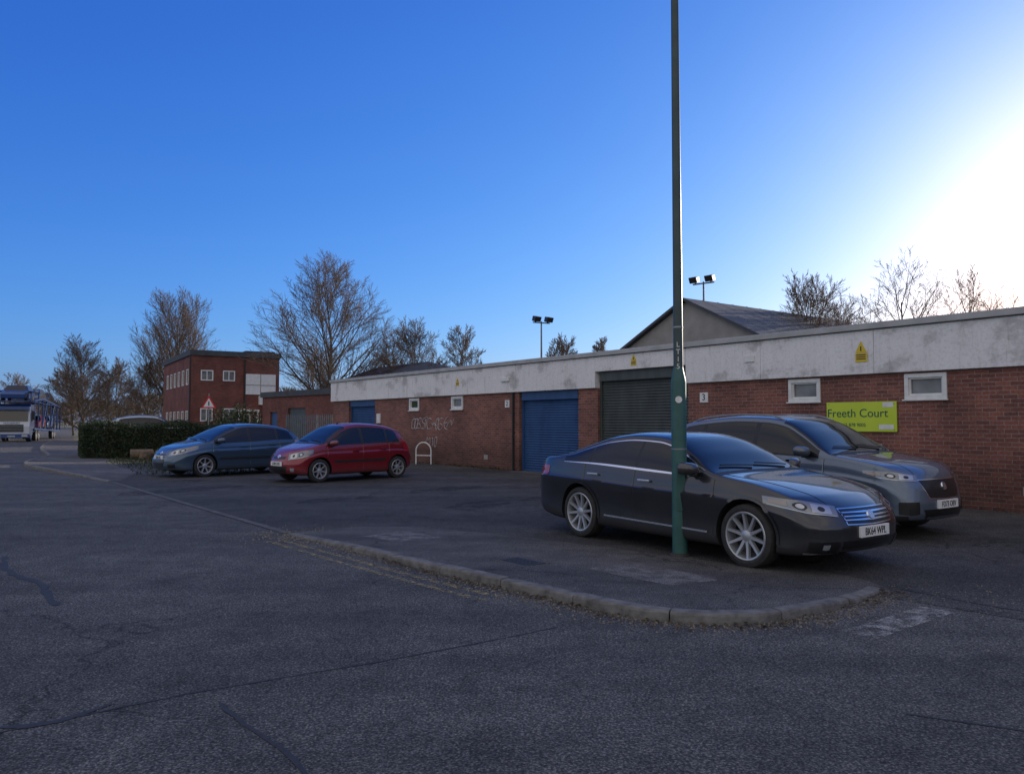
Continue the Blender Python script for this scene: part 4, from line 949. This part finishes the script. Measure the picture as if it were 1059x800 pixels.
hatch=dict(L=4.28,W=1.815,R=.315,rim=.225,spokes=7,wstyle='single',tw=.205,ax=(.95,3.56),tumble=.42,hlaz=38,strip=.50,
 top=[(0,.56),(.04,.66),(.12,.75),(.4,.86),(.8,.95),(1.05,1.0),(1.4,1.19),(1.85,1.40),(2.1,1.475),(2.45,1.50),(3.0,1.475),(3.5,1.39),(3.8,1.27),(4.0,1.08),(4.15,.96),(4.25,.85),(4.28,.7)],
 belt=[(0,.52),(.12,.69),(.5,.80),(1.05,.91),(2.4,.95),(3.4,1.0),(3.9,1.0),(4.15,.9),(4.28,.66)],
 bot=[(0,.22),(.15,.19),(.8,.18),(2.4,.18),(3.9,.21),(4.28,.34)],plan=plan(4.28),
 ws=[1.06,1.92],rg=[3.66,4.02],win=[1.2,3.78],slant=.15,pillars=[(2.26,2.33),(3.16,3.22)],doors=[1.16,2.30,3.26],
 hl=[(.14,.42,.70,.58),(.75,.86,.88,.78)],tl=[(4.22,.55,1.0,.78),(3.95,.88,1.0,.78)],
 front=[('grille',0,.36,.30,.50,.05,'grille',.006),('upper_slot',0,.3,.62,.645,.0,'grille',.006),('fog_intake',.5,.72,.28,.38,0,'grille',.005)],
 badge=.68,plz=.55,handles=[(2.1,.83),(3.02,.86)],mirror=(1.38,.97),bon=(.14,1.04,.46,.80),aer=2.2)
car('parked_saloon_car',saloon,(2.35,9.95,.01),(.575,-.818),paint('paint_dark_grey',(.018,.019,.023),.2,.28),'BK64 WPL')
car('parked_suv',suv,(4.45,12.2,.01),(.582,-.814),paint('paint_blue_grey',(.115,.15,.20),.5,.3),'FD73 OBV')
car('parked_small_hatchback',mini,(-4.65,21.1,.01),(-.70,-.714),paint('paint_red',(.22,.006,.014),.2,.3),'LD08 HXR')
car('parked_hatchback',hatch,(-8.45,23.2,.01),(-.68,-.733),paint('paint_steel_blue',(.055,.10,.155),.45,.3),'YB60 FKL')
car('parked_suv',suv,(-19.8,42.5,.25),(.9,.35),paint('paint_silver',(.4,.42,.44),.5,.3),'AB12 CDE')
# ------------------------------------------------------------------ car transporter
TK=empty('car_transporter_truck',(-38.9,60,0),math.atan2(-.92,.40))
wp=mat('truck_white',(.62,.64,.66),.35,0,.6); bp=mat('truck_blue',(.015,.06,.20),.4,0,.5)
mb=MB()
prof=[(0,.45),(0.05,1.2),(.02,1.35),(-.12,2.2),(-.25,2.75),(-.45,2.95),(-1.9,2.95),(-1.9,.95),(-1.35,.95),(-1.3,.5)]
for y in(-1.22,1.22): mb.v+=[(x,y,z) for x,z in prof]
k=len(prof); mb.f.append(tuple(range(k))); mb.f.append(tuple(range(k,2*k))[::-1]); mb.m+=[0,0]
for i in range(k): mb.f.append((i,k+i,k+(i+1)%k,(i+1)%k)); mb.m.append(1 if i in(4,5) else 0)
mb.obj('cab',[wp,bp],TK,bevel=.06)
mb=MB(); mb.poly([(.01,-1.08,1.62),(.01,1.08,1.62),(-.105,1.05,2.42),(-.105,-1.05,2.42)]); 
for s in(-1,1): mb.poly([(-.35,s*1.225,1.6),(-1.2,s*1.225,1.6),(-1.2,s*1.225,2.35),(-.45,s*1.225,2.35)])
for v_i,v_ in enumerate(mb.v[:4]): mb.v[v_i]=(v_[0]+.04,v_[1],v_[2])
mb.obj('cab_windows',[M['glass']],TK)
mb=MB(); mb.box(.055,.075,-.8,.8,.78,1.35,0); mb.box(.02,.14,-1.24,1.24,.32,.62,1); mb.box(-.1,.3,-1.15,1.15,2.5,2.75,1)
for z in(.88,1.0,1.12,1.24): mb.box(.076,.09,-.78,.78,z,z+.03,2)
mb.obj('grille_bumper_visor',[M['grille'],bp,M['galv']],TK,bevel=.01)
mb=MB(); mb.box(.141,.15,-1.1,-.7,.4,.56); mb.box(.141,.15,.7,1.1,.4,.56); mb.box(.141,.146,-.26,.26,.40,.5); mb.obj('headlamps',[M['lens_in']],TK)
text('cab_lettering','TRANSPORT',.2,(.06,0,1.45),(math.pi/2,0,math.pi/2),bp,TK)
mb=MB()
for s in(-1,1):
    y0,y1=sorted((s*1.3,s*1.5)); mb.box(-.25,-.1,y0,y1,1.7,2.4); y0,y1=sorted((s*1.2,s*1.4)); mb.box(-.2,-.15,y0,y1,2.42,2.46)
mb.obj('mirrors',[M['black']],TK,bevel=.03)
mb=MB()
for s in(-1,1):
    y=s*1.2
    for (x0,z0,x1,z1) in((.2,3.15,-6.2,3.5),(-6.2,3.5,-17,3.0),(-1.9,1.0,-17,.7),(.1,3.9,-3.6,4.1)): mb.prism((x0,y,z0),(x1,y,z1),.09,.09,4)
    for x0,zt_ in((-.3,3.9),(-2.1,3.3),(-4,4.3),(-6.2,3.5),(-8.5,3.4),(-10.8,3.3),(-13,3.2),(-15,3.1),(-17,3.0)): mb.prism((x0,y,.8 if x0<-2 else 3.1),(x0,y,zt_),.07,.07,4)
    for x0 in(-6.2,-10.8): mb.prism((x0,y,1),(x0-2.3,y,3.3),.05,.05,4)
mb.box(-6.2,.25,-1.2,1.2,3.14,3.2); mb.box(-17,-6.2,-1.2,1.2,3.08,3.14); mb.box(-17,-2,-1.1,1.1,.75,.85)
mb.obj('carrier_frame',[bp],TK)
wm=wheel_mesh('truck_wheel',.5,.3,.3,8,'single')
for x in(-.75,-3.4,-4.6,-12.5,-13.7):
    for s in(-1,1): o=link(bpy.data.objects.new('truck_wheel',wm),TK); o.location=(x,s*1.05,.5); o.rotation_euler=(0,0,0 if s>0 else math.pi)
def simplecar(x,z,m):
    prof=[(2.1,.3),(2.15,.65),(1.9,.8),(1.0,.95),(.4,1.38),(-.9,1.42),(-1.6,1.0),(-2.1,.9),(-2.1,.35)]
    mb=MB(); k=len(prof)
    for y in(-.85,.85): mb.v+=[(x+a,y*(.8 if b>1.2 else 1),z+b-.1) for a,b in prof]
    mb.f=[tuple(range(k)),tuple(range(k,2*k))[::-1]]+[(i,k+i,k+(i+1)%k,(i+1)%k) for i in range(k)]; mb.m=[0]*(k+2)
    for i in(3,5): mb.m[2+i]=1
    mb.obj('carried_car',[m,M['cglass']],TK,bevel=.05)
    for dx in(1.3,-1.3):
        for s in(-1,1): mb=MB(); mb.prism((x+dx,s*.7,z+.22),(x+dx,s*.87,z+.22),.3,.3,16,0,True); mb.obj('carried_car_wheel',[M['rubber']],TK)
simplecar(-2.2,3.2,bp); simplecar(-8.5,3.1,mat('tpaint_a',(.12,.13,.15),.3,.3,1)); simplecar(-13.5,3.0,mat('tpaint_b',(.03,.03,.035),.3,.3,1)); simplecar(-9,.85,mat('tpaint_c',(.25,.02,.02),.3,.3,1)); simplecar(-14,.85,mat('tpaint_d',(.1,.15,.3),.3,.3,1))
print('DONE')
